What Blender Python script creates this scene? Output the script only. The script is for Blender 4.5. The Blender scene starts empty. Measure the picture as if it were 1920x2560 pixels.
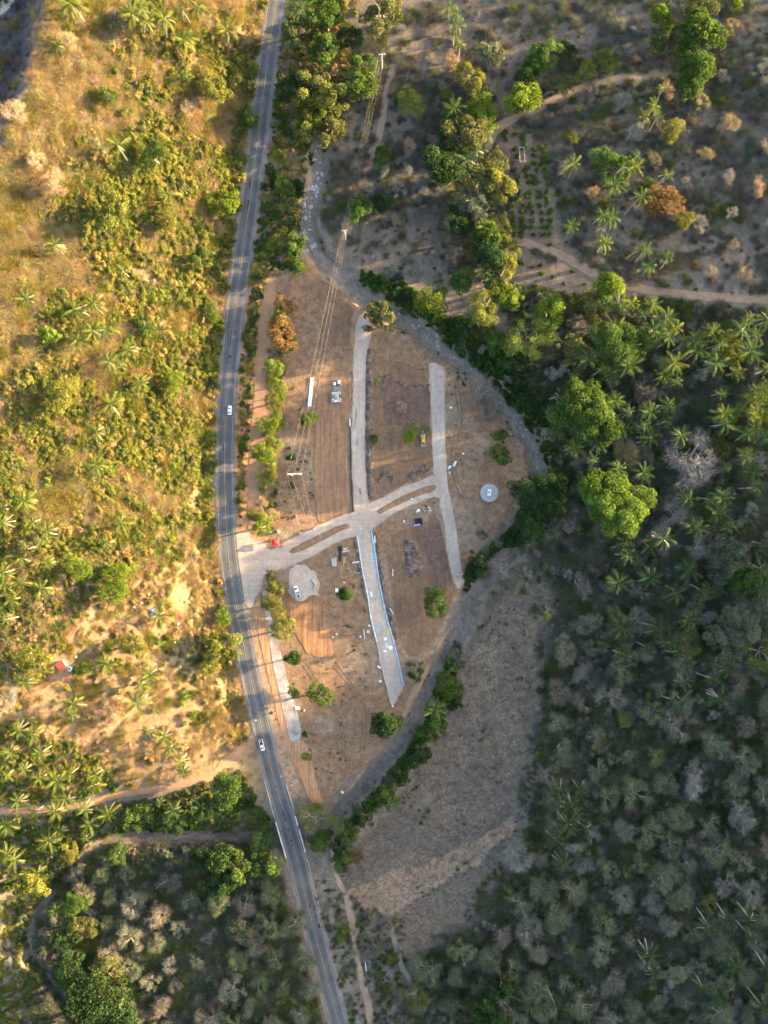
import bpy, bmesh, math, random
import numpy as np
from mathutils import Vector, Matrix
from mathutils.geometry import delaunay_2d_cdt

# ------------------------------------------------------------------ camera, sky, sun, exposure
SC = bpy.context.scene
COL = SC.collection
CAM_H, MPP = 340.0, 0.18            # camera height above the valley floor, metres per photo pixel at floor level
SUN_EL, SUN_AZ = 9.0, 13.0          # degrees above the horizon, degrees north of image-right
cam = bpy.data.cameras.new('camera')
cam.sensor_fit = 'HORIZONTAL'; cam.sensor_width = 36.0
cam.lens = 18.0 / (960 * MPP / CAM_H)
cam.clip_start = 1.0; cam.clip_end = 6000.0
cam_o = bpy.data.objects.new('camera', cam); COL.objects.link(cam_o)
cam_o.location = (0, 0, CAM_H); cam_o.rotation_euler = (0, 0, 0)
SC.camera = cam_o

W = bpy.data.worlds.new('World'); SC.world = W; W.use_nodes = True
wn = W.node_tree; wn.nodes.clear()
sky = wn.nodes.new('ShaderNodeTexSky'); sky.sky_type = 'NISHITA'; sky.sun_disc = False
sky.sun_elevation = math.radians(SUN_EL); sky.sun_rotation = math.radians(90 - SUN_AZ)
sky.air_density = 0.85; sky.dust_density = 2.5; sky.ozone_density = 0.5
bg = wn.nodes.new('ShaderNodeBackground'); bg.inputs[1].default_value = 0.11
wo = wn.nodes.new('ShaderNodeOutputWorld')
wn.links.new(sky.outputs[0], bg.inputs[0]); wn.links.new(bg.outputs[0], wo.inputs[0])

sun = bpy.data.lights.new('sun', 'SUN'); sun.energy = 5.0; sun.angle = math.radians(0.5)
sun.color = (1.0, 0.72, 0.38)
sun_o = bpy.data.objects.new('sun', sun); COL.objects.link(sun_o)
_e, _a = math.radians(SUN_EL), math.radians(SUN_AZ)
TO_SUN = Vector((math.cos(_e) * math.cos(_a), math.cos(_e) * math.sin(_a), math.sin(_e)))
sun_o.rotation_euler = TO_SUN.to_track_quat('Z', 'Y').to_euler()
sun_o.location = (300, 60, 200)

SC.view_settings.view_transform = 'Standard'; SC.view_settings.look = 'None'
SC.view_settings.exposure = 3.15; SC.view_settings.gamma = 1.0
SC.view_settings.use_curve_mapping = False
SC.render.engine = 'CYCLES'
SC.cycles.max_bounces = 4; SC.cycles.diffuse_bounces = 1; SC.cycles.glossy_bounces = 1
SC.cycles.transmission_bounces = 2; SC.cycles.transparent_max_bounces = 2
SC.cycles.use_denoising = True; SC.cycles.sample_clamp_indirect = 0.15; SC.cycles.use_adaptive_sampling = True; SC.cycles.adaptive_threshold = 0.035

RNG = np.random.default_rng(11)
random.seed(5)

# ------------------------------------------------------------------ numpy helpers
_LAT = np.random.default_rng(3).random((256, 256))
def vnoise(x, y, seed=0):
    x = np.asarray(x, float) + seed * 37.17; y = np.asarray(y, float) + seed * 91.73
    xi = np.floor(x).astype(int); yi = np.floor(y).astype(int)
    fx = x - xi; fy = y - yi
    fx = fx * fx * (3 - 2 * fx); fy = fy * fy * (3 - 2 * fy)
    a = _LAT[xi % 256, yi % 256]; b = _LAT[(xi + 1) % 256, yi % 256]
    c = _LAT[xi % 256, (yi + 1) % 256]; d = _LAT[(xi + 1) % 256, (yi + 1) % 256]
    return (a * (1 - fx) + b * fx) * (1 - fy) + (c * (1 - fx) + d * fx) * fy
def fbm(x, y, scale, seed=0, octs=3):
    s = 0; amp = 1; tot = 0
    for o in range(octs):
        s = s + amp * vnoise(np.asarray(x) / scale * 2 ** o, np.asarray(y) / scale * 2 ** o, seed + o * 5)
        tot += amp; amp *= 0.5
    return s / tot
def sstep(a, b, x):
    t = np.clip((np.asarray(x, float) - a) / (b - a), 0, 1)
    return t * t * (3 - 2 * t)
def inside(px, py, poly):
    px = np.asarray(px, float); py = np.asarray(py, float)
    r = np.zeros(px.shape, bool); n = len(poly)
    for i in range(n):
        x0, y0 = poly[i]; x1, y1 = poly[(i + 1) % n]
        if y0 == y1: continue
        c = ((y0 > py) != (y1 > py)) & (px < (x1 - x0) * (py - y0) / (y1 - y0) + x0)
        r ^= c
    return r
def dist_poly(px, py, pts, closed=False):
    px = np.asarray(px, float); py = np.asarray(py, float)
    d = np.full(px.shape, 1e9)
    n = len(pts)
    for i in range(n if closed else n - 1):
        x0, y0 = pts[i]; x1, y1 = pts[(i + 1) % n]
        dx, dy = x1 - x0, y1 - y0; L = dx * dx + dy * dy + 1e-9
        t = np.clip(((px - x0) * dx + (py - y0) * dy) / L, 0, 1)
        d = np.minimum(d, np.hypot(px - x0 - t * dx, py - y0 - t * dy))
    return d
def smooth_line(pts, step=6.0):
    """Catmull-Rom through the points, in the units of the points."""
    p = [np.array(q, float) for q in pts]
    p = [2 * p[0] - p[1]] + p + [2 * p[-1] - p[-2]]
    out = []
    for i in range(1, len(p) - 2):
        a, b, c, d = p[i - 1], p[i], p[i + 1], p[i + 2]
        n = max(1, int(np.linalg.norm(c - b) / step))
        for k in range(n):
            t = k / n
            out.append(0.5 * (2 * b + (c - a) * t + (2 * a - 5 * b + 4 * c - d) * t * t + (3 * b - a - 3 * c + d) * t ** 3))
    out.append(p[-2])
    return [tuple(q) for q in out]

# ------------------------------------------------------------------ plan of the place (surveyed in photo pixels at floor level)
def flat(p): return ((p[0] - 960) * MPP, (1280 - p[1]) * MPP)
HIGHWAY = [(704, -70), (691, 0), (669, 154), (645, 347), (606, 640), (587, 783), (570, 956), (562, 1103), (564, 1277), (572, 1392),
           (590, 1511), (607, 1600), (642, 1762), (678, 1920), (743, 2151), (771, 2267), (847, 2560), (868, 2640)]
CREEK = [(800, 300), (792, 401), (798, 455), (775, 502), (767, 552), (775, 598), (810, 655), (844, 682), (887, 717), (933, 748), (1010, 798),
         (1057, 829), (1103, 868), (1153, 906), (1190, 932), (1240, 985), (1280, 1045), (1303, 1072), (1330, 1115), (1342, 1145),
         (1345, 1200), (1325, 1280), (1290, 1345), (1240, 1410), (1195, 1465), (1165, 1510), (1145, 1570), (1118, 1630), (1090, 1690),
         (1062, 1750), (1030, 1810), (995, 1865), (955, 1910), (915, 1965), (880, 2005), (845, 2035), (800, 2075), (735, 2092),
         (660, 2092), (590, 2100), (480, 2090), (380, 2094), (300, 2100), (240, 2120), (170, 2190), (105, 2270), (75, 2340), (95, 2400),
         (130, 2450), (175, 2520), (215, 2590)]
CREEK = smooth_line(CREEK, 12)
CREEK_W = [flat(p) for p in CREEK]
HW_W = [flat(p) for p in smooth_line(HIGHWAY, 12)]
_hy = np.array([p[1] for p in HW_W])[::-1]; _hx = np.array([p[0] for p in HW_W])[::-1]
def road_x(Y): return np.interp(Y, _hy, _hx)

TSUN = math.tan(math.radians(SUN_EL)) / math.cos(math.radians(SUN_AZ))   # fall of the shade line per metre of X
RIDGE_X = 430.0
_crest = None
def valley(X, Y):
    X = np.asarray(X, float); Y = np.asarray(Y, float)
    py = 1280 - Y / MPP
    d = road_x(Y) - X - 7.0
    A = np.interp(py, [-1500, 0, 1250, 1500, 1750, 1930, 2060, 3500], [0.9, 1, 1, 0.72, 0.5, 0.28, 0.04, 0.04])
    dd = np.maximum(d, 0)
    z = A * 47 * (1 - np.exp(-dd / 92)) * sstep(0, 9, dd)
    # ridge line in the upper left, dropping into a ravine behind it
    xc = np.interp(py, [-300, 0, 200, 350, 480, 620], [150, 138, 100, 40, 0, -80])
    xc = (xc - 960) * MPP * 0.905
    z = z - 30 * sstep(0, 26, xc - X) * sstep(700, 560, py)
    # small hill in the lower left corner
    z = z + 16 * np.exp(-((X + 196) / 22) ** 2) * np.exp(-((py - 2330) / 190) ** 2)
    # ground climbing to the east
    e = X - 12
    z = z + 0.09 * np.where(e > 0, np.sqrt(e * e + 900) - 30, 0)
    out = sstep(4, 30, np.abs(X - road_x(Y))) * sstep(60, 110, X) + sstep(20, 60, dd)
    z = z + np.clip(out, 0, 1) * 2.4 * (fbm(X, Y, 34, 2, 2) - 0.5)
    z = z + sstep(8, 16, np.abs(X - road_x(Y))) * 0.5 * (fbm(X, Y, 11, 9, 2) - 0.5)
    return z
_cgx, _cgy = np.arange(-262, 263, 1.0), np.arange(-332, 333, 1.0)
_cg = dist_poly(*np.meshgrid(_cgx, _cgy), CREEK_W[::2])
def creek_dist(X, Y):
    u = np.clip(X - _cgx[0], 0, len(_cgx) - 1.01); v = np.clip(Y - _cgy[0], 0, len(_cgy) - 1.01)
    i = u.astype(int); j = v.astype(int); fu = u - i; fv = v - j
    return (_cg[j, i] * (1 - fu) + _cg[j, i + 1] * fu) * (1 - fv) + (_cg[j + 1, i] * (1 - fu) + _cg[j + 1, i + 1] * fu) * fv
def hz(X, Y):
    X = np.asarray(X, float); Y = np.asarray(Y, float)
    z = valley(np.minimum(X, 205.0), Y)
    near = (np.abs(X) < 260) & (np.abs(Y) < 330)
    if near.any():
        dc = np.full(X.shape, 99.0)
        dc[near] = creek_dist(X[near], Y[near])
        depth = np.where(Y < -110, 2.8, 2.3) + 0.8 * (fbm(X, Y, 14, 44, 2) - 0.5)
        z = z - depth * sstep(5.9, 3.0, dc + 2.6 * (fbm(X, Y, 7, 46, 2) - 0.5)) - 0.5 * sstep(11, 5.5, dc)
    if _crest is not None:
        t = (X - 205) / (RIDGE_X - 205)
        up = np.clip(t, 0, 1) ** 2
        c = np.interp(Y, _crest[0], _crest[1])
        zc = z * (1 - up) + c * up
        zc = np.where(X > RIDGE_X, c - 0.16 * (X - RIDGE_X), zc)
        z = np.where(X > 205, zc, z)
    return z
# the ridge to the east: its crest follows from where the evening shade ends on the valley floor
_tp = [(-300, 1450), (0, 1400), (130, 1230), (300, 1000), (500, 830), (700, 800), (900, 830), (1000, 740), (1200, 680), (1400, 650),
       (1600, 640), (1800, 590), (1950, 400), (2050, 250), (2200, 130), (2400, 60), (2700, -60)]
_cy, _cz = [], []
for _py, _px in _tp:
    _X, _Y = flat((_px, _py)); _z = float(valley(np.array([_X]), np.array([_Y]))[0])
    _D = RIDGE_X - _X
    _cy.append(_Y + math.tan(_a) * _D); _cz.append(_z + TSUN * _D - float(np.interp(_py, [-300, 300, 600, 900, 1100, 1300, 1500], [10.5, 12.5, 13, 13, 11.5, 7, 1])))
_cy, _cz = np.array(_cy)[::-1], np.array(_cz)[::-1]
_o = np.argsort(_cy)
_crest = (_cy[_o], _cz[_o])

def ground(px, py, h=0.0):
    """World point on the terrain that lies under photo pixel (px, py); with h the base of a thing of height h whose top is seen there."""
    px = np.asarray(px, float); py = np.asarray(py, float)
    z = np.zeros(px.shape)
    for _ in range(7):
        k = (CAM_H - z - h) / CAM_H
        X = (px - 960) * MPP * k; Y = (1280 - py) * MPP * k
        z = hz(X, Y)
    return X, Y, z
def g1(px, py, h=0.0):
    X, Y, z = ground(np.array([px]), np.array([py]), h)
    return Vector((float(X[0]), float(Y[0]), float(z[0])))

# ------------------------------------------------------------------ materials
def new_mat(name):
    m = bpy.data.materials.new(name); m.use_nodes = True
    nt = m.node_tree; nt.nodes.clear()
    return m, nt, nt.nodes, nt.links
def mixc(nt, a, b, fac, mode='MULTIPLY'):
    n = nt.nodes.new('ShaderNodeMix'); n.data_type = 'RGBA'; n.blend_type = mode
    for s, v in ((n.inputs[0], fac), (n.inputs[6], a), (n.inputs[7], b)):
        if hasattr(v, 'type') and hasattr(v, 'is_linked'): nt.links.new(v, s)
        elif isinstance(v, (tuple, list)): s.default_value = (*v, 1) if len(v) == 3 else v
        else: s.default_value = v
    return n.outputs[2]
def noise(nt, scale, coord=None, detail=3.0, stretch=None, rot=0.0):
    n = nt.nodes.new('ShaderNodeTexNoise'); n.inputs['Scale'].default_value = scale; n.inputs['Detail'].default_value = detail
    if coord is None:
        coord = nt.nodes.new('ShaderNodeNewGeometry').outputs['Position']
    if stretch:
        mp = nt.nodes.new('ShaderNodeMapping'); mp.inputs['Rotation'].default_value = (0, 0, rot)
        mp.inputs['Scale'].default_value = stretch
        nt.links.new(coord, mp.inputs[0]); coord = mp.outputs[0]
    nt.links.new(coord, n.inputs['Vector'])
    return n.outputs[0]
def ramp(nt, fac, lo, hi, a=0.3, b=0.7):
    r = nt.nodes.new('ShaderNodeMapRange'); r.inputs[1].default_value = a; r.inputs[2].default_value = b
    r.inputs[3].default_value = lo; r.inputs[4].default_value = hi; r.clamp = True
    nt.links.new(fac, r.inputs[0])
    return r.outputs[0]
def finish(m, nt, col, rough=0.9, bump=None, metallic=0.0, dist=0.1):
    b = nt.nodes.new('ShaderNodeBsdfPrincipled'); o = nt.nodes.new('ShaderNodeOutputMaterial')
    if isinstance(col, (tuple, list)): b.inputs['Base Color'].default_value = (*col[:3], 1)
    else: nt.links.new(col, b.inputs['Base Color'])
    b.inputs['Roughness'].default_value = rough; b.inputs['Metallic'].default_value = metallic
    b.inputs['Specular IOR Level'].default_value = 0.25
    if bump is not None:
        bp = nt.nodes.new('ShaderNodeBump'); bp.inputs['Strength'].default_value = 0.7; bp.inputs['Distance'].default_value = dist
        nt.links.new(bump, bp.inputs['Height']); nt.links.new(bp.outputs[0], b.inputs['Normal'])
    nt.links.new(b.outputs[0], o.inputs[0])
    return m
def plain(name, col, rough=0.7, var=0.25, scale=3.0, metallic=0.0):
    m, nt, N, L = new_mat(name)
    tc = nt.nodes.new('ShaderNodeTexCoord').outputs['Object']
    f = ramp(nt, noise(nt, scale, tc), 1 - var, 1 + var * 0.6)
    return finish(m, nt, mixc(nt, col, f, 1.0), rough, None, metallic)
def earth(name, col, col2, streak=None, rot=0.0, var=0.3, fine=2.2, bump=0.05, patch=None, sk=(0.62, 1.30)):
    """Bare ground: two soil tones in patches, grain at several sizes and, if given, streaks left by grading and wheels."""
    m, nt, N, L = new_mat(name)
    c = mixc(nt, col, col2, ramp(nt, noise(nt, patch or 0.12, None, 4.0), 0, 1, 0.35, 0.65), 'MIX')
    n3 = noise(nt, fine, None, 4.0)
    c = mixc(nt, c, ramp(nt, n3, 1 - var, 1 + var), 1.0)
    n4 = noise(nt, 0.5, None, 3.0)
    c = mixc(nt, c, ramp(nt, n4, 1 - var * 0.7, 1 + var * 0.7), 1.0)
    if streak:
        s = noise(nt, 1.0, None, 3.0, streak, rot)
        c = mixc(nt, c, ramp(nt, s, sk[0], sk[1], 0.3, 0.7), 1.0)
    return finish(m, nt, c, 0.95, n3, 0.0, bump)
def leafmat(name, source, trans=0.3, rough=0.65):
    """Foliage: colour of the plant (object or instance) varied leaf by leaf."""
    m, nt, N, L = new_mat(name)
    if source == 'object':
        c0 = N.new('ShaderNodeObjectInfo').outputs['Color']
    else:
        at = N.new('ShaderNodeAttribute'); at.attribute_type = 'INSTANCER'; at.attribute_name = 'tint'; c0 = at.outputs['Color']
    v = N.new('ShaderNodeAttribute'); v.attribute_name = 'v'
    c = mixc(nt, c0, v.outputs['Color'], 1.0)
    d = N.new('ShaderNodeBsdfDiffuse'); t = N.new('ShaderNodeBsdfTranslucent'); mx = N.new('ShaderNodeMixShader')
    L.new(c, d.inputs[0]); L.new(c, t.inputs[0]); mx.inputs[0].default_value = trans
    L.new(d.outputs[0], mx.inputs[1]); L.new(t.outputs[0], mx.inputs[2])
    o = N.new('ShaderNodeOutputMaterial'); L.new(mx.outputs[0], o.inputs[0])
    return m

M = {}
M['leaf'] = leafmat('leaf', 'object', 0.38)
M['twig'] = leafmat('twig', 'object', 0.08)
M['scrub'] = leafmat('scrub_leaf', 'instance', 0.3)
M['bark'] = plain('bark', (0.23, 0.19, 0.155), 0.95, 0.35, 2.0)
M['palm_bark'] = plain('palm_bark', (0.34, 0.29, 0.24), 0.95, 0.35, 3.0)
M['white_paint'] = plain('white_paint', (0.80, 0.81, 0.82), 0.3, 0.06)
M['car_white'] = plain('car_white', (0.82, 0.84, 0.86), 0.22, 0.04)
M['car_silver'] = plain('car_silver', (0.60, 0.66, 0.74), 0.25, 0.05)
M['glass'] = plain('dark_glass', (0.02, 0.035, 0.04), 0.08, 0.2)
M['rubber'] = plain('rubber', (0.02, 0.02, 0.02), 0.8)
M['chrome'] = plain('grey_metal', (0.35, 0.36, 0.37), 0.4, 0.2, 3, 0.6)
M['lamp_red'] = plain('red_plastic', (0.45, 0.03, 0.02), 0.3)
M['lamp_clear'] = plain('clear_lamp', (0.7, 0.7, 0.7), 0.15)
M['yellow'] = plain('yellow_machine_paint', (0.72, 0.46, 0.05), 0.45, 0.2)
M['steel'] = plain('worn_steel', (0.30, 0.31, 0.31), 0.5, 0.3, 2, 0.5)
M['black'] = plain('black_plastic', (0.015, 0.017, 0.02), 0.5, 0.4)
M['red_cloth'] = plain('red_canvas', (0.62, 0.03, 0.035), 0.7, 0.08)
M['red_tile'] = plain('red_roofing', (0.36, 0.095, 0.06), 0.8, 0.3, 2)
M['concrete'] = plain('precast_concrete', (0.40, 0.41, 0.42), 0.9, 0.2, 2)
M['concrete_pale'] = plain('pale_concrete', (0.60, 0.58, 0.55), 0.9, 0.2, 0.8)
M['tank'] = plain('tank_plastic', (0.66, 0.74, 0.74), 0.5, 0.1)
M['pvc'] = plain('white_pvc', (0.70, 0.74, 0.78), 0.4, 0.12)
M['blue_kerb'] = plain('blue_plastic_film', (0.28, 0.47, 0.62), 0.5, 0.35, 1.2)
M['pale_kerb'] = plain('pale_blue_film', (0.46, 0.60, 0.66), 0.5, 0.4, 1.0)
M['teal'] = plain('teal_film', (0.27, 0.42, 0.45), 0.6, 0.4, 1.0)
M['bag'] = plain('white_sack', (0.68, 0.72, 0.72), 0.8, 0.25, 2)
M['plank'] = plain('weathered_plank', (0.42, 0.38, 0.33), 0.9, 0.3)
M['plank_tan'] = plain('new_board', (0.52, 0.36, 0.16), 0.85, 0.15)
M['brown_beam'] = plain('dark_beam', (0.10, 0.065, 0.05), 0.9)
M['blue_tarp'] = plain('blue_tarpaulin', (0.22, 0.24, 0.48), 0.6, 0.5, 0.8)
M['purple_tarp'] = plain('purple_tarpaulin', (0.36, 0.30, 0.66), 0.6, 0.3, 1.2)
M['wire'] = plain('weathered_copper_wire', (0.45, 0.36, 0.28), 0.6, 0.1)
M['pole'] = plain('concrete_pole', (0.52, 0.50, 0.47), 0.9, 0.15)
M['porcelain'] = plain('porcelain', (0.6, 0.58, 0.55), 0.3)
M['stone'] = plain('creek_stone', (0.36, 0.36, 0.36), 0.9, 0.35, 0.7)
M['rust'] = plain('rusty_steel', (0.20, 0.10, 0.06), 0.9, 0.4)

# ------------------------------------------------------------------ objects
def tag(o, label=None, cat=None, group=None, kind=None):
    if label: o['label'] = label
    if cat: o['category'] = cat
    if group: o['group'] = group
    if kind: o['kind'] = kind
    return o
def link(name, me, mat=None, parent=None, loc=None, rot=None, scale=None):
    if mat is not None and len(me.materials) == 0: me.materials.append(mat)
    o = bpy.data.objects.new(name, me); COL.objects.link(o)
    if parent is not None: o.parent = parent
    if loc is not None: o.location = loc
    if rot is not None: o.rotation_euler = rot
    if scale is not None: o.scale = scale if hasattr(scale, '__len__') else (scale,) * 3
    return o
def empty(name, loc, rz=0.0, rot=None):
    o = bpy.data.objects.new(name, None); COL.objects.link(o)
    o.empty_display_size = 0.5
    o.location = loc; o.rotation_euler = rot if rot is not None else (0, 0, rz)
    return o
def npmesh(name, V, F, v=None, smooth=False):
    """Mesh from numpy vertices and same-sized faces; v is a per-face tint stored on the corners."""
    V = np.asarray(V, np.float32); F = np.asarray(F, np.int32)
    me = bpy.data.meshes.new(name)
    n, k = F.shape
    me.vertices.add(len(V)); me.vertices.foreach_set('co', V.ravel())
    me.loops.add(n * k); me.loops.foreach_set('vertex_index', F.ravel())
    me.polygons.add(n); me.polygons.foreach_set('loop_start', np.arange(n, dtype=np.int32) * k)
    me.polygons.foreach_set('loop_total', np.full(n, k, np.int32))
    if smooth: me.polygons.foreach_set('use_smooth', np.ones(n, bool))
    me.update(calc_edges=True)
    if v is not None:
        a = me.color_attributes.new('v', 'FLOAT_COLOR', 'CORNER')
        v = np.asarray(v, np.float32)
        if v.ndim == 1: v = np.stack([v, v, v], 1)
        c = np.ones((n, k, 4), np.float32); c[:, :, :3] = v[:, None, :]
        a.data.foreach_set('color', c.ravel())
    return me

class MB:
    """Collects solids into one mesh."""
    def __init__(s): s.V = []; s.F = []
    def add(s, V, F):
        b = len(s.V); s.V += [tuple(v) for v in V]; s.F += [tuple(i + b for i in f) for f in F]; return s
    def box(s, c, d, rz=0.0, top=1.0, topy=None):
        x, y, z = d[0] / 2, d[1] / 2, d[2] / 2; ty = top if topy is None else topy
        P = [(-x, -y, -z), (x, -y, -z), (x, y, -z), (-x, y, -z), (-x * top, -y * ty, z), (x * top, -y * ty, z), (x * top, y * ty, z), (-x * top, y * ty, z)]
        cs, sn = math.cos(rz), math.sin(rz)
        return s.add([(c[0] + a * cs - b * sn, c[1] + a * sn + b * cs, c[2] + q) for a, b, q in P],
                     [(3, 2, 1, 0), (4, 5, 6, 7), (0, 1, 5, 4), (1, 2, 6, 5), (2, 3, 7, 6), (3, 0, 4, 7)])
    def tube(s, pts, rad, n=8, cap=True):
        pts = [Vector(p) for p in pts]
        if not hasattr(rad, '__len__'): rad = [rad] * len(pts)
        V = []; F = []
        for i, p in enumerate(pts):
            t = (pts[min(i + 1, len(pts) - 1)] - pts[max(i - 1, 0)]).normalized()
            a = t.cross(Vector((0, 0, 1)) if abs(t.z) < 0.9 else Vector((1, 0, 0))).normalized(); b = t.cross(a)
            for k in range(n):
                w = 2 * math.pi * k / n
                V.append(p + (a * math.cos(w) + b * math.sin(w)) * rad[i])
        for i in range(len(pts) - 1):
            for k in range(n):
                F.append((i * n + k, i * n + (k + 1) % n, (i + 1) * n + (k + 1) % n, (i + 1) * n + k))
        if cap:
            F.append(tuple(range(n))[::-1]); F.append(tuple((len(pts) - 1) * n + k for k in range(n)))
        return s.add(V, F)
    def lathe(s, prof, n=16, c=(0, 0, 0)):
        V = []; F = []
        for r, z in prof:
            for k in range(n):
                w = 2 * math.pi * k / n; V.append((c[0] + r * math.cos(w), c[1] + r * math.sin(w), c[2] + z))
        for i in range(len(prof) - 1):
            for k in range(n): F.append((i * n + k, i * n + (k + 1) % n, (i + 1) * n + (k + 1) % n, (i + 1) * n + k))
        F.append(tuple(range(n))[::-1]); F.append(tuple((len(prof) - 1) * n + k for k in range(n)))
        return s.add(V, F)
    def rings(s, R):
        """Skin closed rings of equal length, capped."""
        n = len(R[0]); V = [p for r in R for p in r]; F = []
        for i in range(len(R) - 1):
            for k in range(n): F.append((i * n + k, i * n + (k + 1) % n, (i + 1) * n + (k + 1) % n, (i + 1) * n + k))
        F.append(tuple(range(n))[::-1]); F.append(tuple((len(R) - 1) * n + k for k in range(n)))
        return s.add(V, F)
    def mesh(s, name, bevel=0.0, smooth=False):
        me = bpy.data.meshes.new(name); me.from_pydata(s.V, [], s.F)
        bm = bmesh.new(); bm.from_mesh(me)
        bmesh.ops.recalc_face_normals(bm, faces=bm.faces)
        if bevel:
            bmesh.ops.bevel(bm, geom=[e for e in bm.edges if len(e.link_faces) == 2 and e.calc_face_angle(0) > 0.5], offset=bevel, segments=2, profile=0.5, affect='EDGES', clamp_overlap=True)
        bm.to_mesh(me); bm.free()
        if smooth: me.polygons.foreach_set('use_smooth', np.ones(len(me.polygons), bool))
        me.update(); return me
    def obj(s, name, mat, parent=None, bevel=0.0, smooth=False, **kw):
        return link(name, s.mesh(name, bevel, smooth), mat, parent, **kw)

def densify(P, step):
    out = []
    for i in range(len(P)):
        a = np.array(P[i]); b = np.array(P[(i + 1) % len(P)]); n = max(1, int(np.linalg.norm(b - a) / step))
        out += [a + (b - a) * k / n for k in range(n)]
    return np.array(out)
def round_poly(P, it=2):
    P = [np.array(p, float) for p in P]
    for _ in range(it):
        Q = []
        for i in range(len(P)):
            a, b = P[i], P[(i + 1) % len(P)]
            Q += [a * 0.8 + b * 0.2, a * 0.2 + b * 0.8]
        P = Q
    return [tuple(p) for p in P]
def drape(name, poly_px, mat, off=0.08, grid=2.0, jit=0.35, heap=None, corners=False, parent=None, seed=1, grow=0.0):
    """A sheet of ground laid on the terrain inside a surveyed outline; heap=(height, run) raises it into a mound."""
    if not corners: poly_px = round_poly(poly_px, 1)
    pp = np.array(poly_px, float); X, Y, z = ground(pp[:, 0], pp[:, 1])
    P = densify(list(zip(X, Y)), 1.0)
    n = len(P); T = np.roll(P, -1, 0) - np.roll(P, 1, 0); T /= np.linalg.norm(T, axis=1)[:, None] + 1e-9
    nn = np.stack([-T[:, 1], T[:, 0]], 1)
    area = np.sum(P[:, 0] * np.roll(P[:, 1], -1) - np.roll(P[:, 0], -1) * P[:, 1])
    P = P - nn * (grow * (1 if area > 0 else -1))
    P = P + nn * ((fbm(P[:, 0], P[:, 1], 2.2, seed, 2) - 0.5) * 2 * jit)[:, None]
    x0, y0 = P.min(0); x1, y1 = P.max(0)
    gx, gy = np.meshgrid(np.arange(x0, x1, grid), np.arange(y0, y1, grid)); gx = gx.ravel(); gy = gy.ravel()
    pl = [tuple(p) for p in P]
    ok = inside(gx, gy, pl); gx, gy = gx[ok], gy[ok]
    if len(gx):
        ok = dist_poly(gx, gy, pl, True) > 0.35 * grid; gx, gy = gx[ok], gy[ok]
    pts = [Vector(p) for p in pl] + [Vector(p) for p in zip(gx, gy)]
    co, _, fa, *_r = delaunay_2d_cdt(pts, [], [list(range(n))], 1, 1e-4)
    V = np.array([(c[0], c[1]) for c in co]); zz = hz(V[:, 0], V[:, 1]) + off
    if heap:
        dd = dist_poly(V[:, 0], V[:, 1], pl, True)
        zz = zz + heap[0] * sstep(0, heap[1], dd) * (0.55 + 0.9 * fbm(V[:, 0], V[:, 1], 2.6, seed + 3, 3))
    me = bpy.data.meshes.new(name); me.from_pydata(np.column_stack([V, zz]).tolist(), [], [tuple(f) for f in fa]); me.update()
    bm = bmesh.new(); bm.from_mesh(me)
    for f in bm.faces:
        if f.normal.z < 0: f.normal_flip()
    bm.to_mesh(me); bm.free()
    if heap: me.polygons.foreach_set('use_smooth', np.ones(len(me.polygons), bool))
    return link(name, me, mat, parent)
def ribbon(name, line_px, width, mat, off=0.08, jit=0.0, z=None, across=4, shift=0.0, parent=None, world=False, seed=1, span=None):
    """A strip of constant or varying width along a surveyed line; carries metres along and across as an attribute."""
    if world: C = np.array(line_px, float)
    else:
        pp = np.array(smooth_line(line_px, 7)); X, Y, _z = ground(pp[:, 0], pp[:, 1]); C = np.stack([X, Y], 1)
    L = np.concatenate([[0], np.cumsum(np.linalg.norm(np.diff(C, axis=0), axis=1))])
    m = max(2, int(L[-1] / 1.2)); s = np.linspace(0, L[-1], m)
    if span: s = np.linspace(span[0], span[1], max(2, int((span[1] - span[0]) / 1.2)))
    C = np.stack([np.interp(s, L, C[:, 0]), np.interp(s, L, C[:, 1])], 1)
    T = np.gradient(C, axis=0); T /= np.linalg.norm(T, axis=1)[:, None]; Nn = np.stack([-T[:, 1], T[:, 0]], 1)
    w = np.interp(np.linspace(0, 1, len(s)), np.linspace(0, 1, len(width)), width) if hasattr(width, '__len__') else np.full(len(s), width)
    V = []; lat = []
    for k in range(across + 1):
        u = k / across - 0.5
        q = u * w + shift
        if jit and k in (0, across): q = q + (fbm(s, s * 0 + k * 50, 2.5, seed, 2) - 0.5) * 2 * jit
        P = C + Nn * q[:, None]; zz = (hz(P[:, 0], P[:, 1]) if z is None else z) + off
        V.append(np.column_stack([P, zz * np.ones(len(P))])); lat.append(q)
    V = np.concatenate(V); lat = np.concatenate(lat); n = len(s); F = []
    for k in range(across):
        i = np.arange(n - 1) + k * n
        F.append(np.stack([i, i + n, i + n + 1, i + 1], 1))
    F = np.concatenate(F)[:, ::-1]
    me = npmesh(name, V, F)
    a = me.attributes.new('road', 'FLOAT_VECTOR', 'POINT')
    a.data.foreach_set('vector', np.column_stack([np.tile(s, across + 1), lat, lat * 0]).astype(np.float32).ravel())
    return link(name, me, mat, parent)

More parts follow.
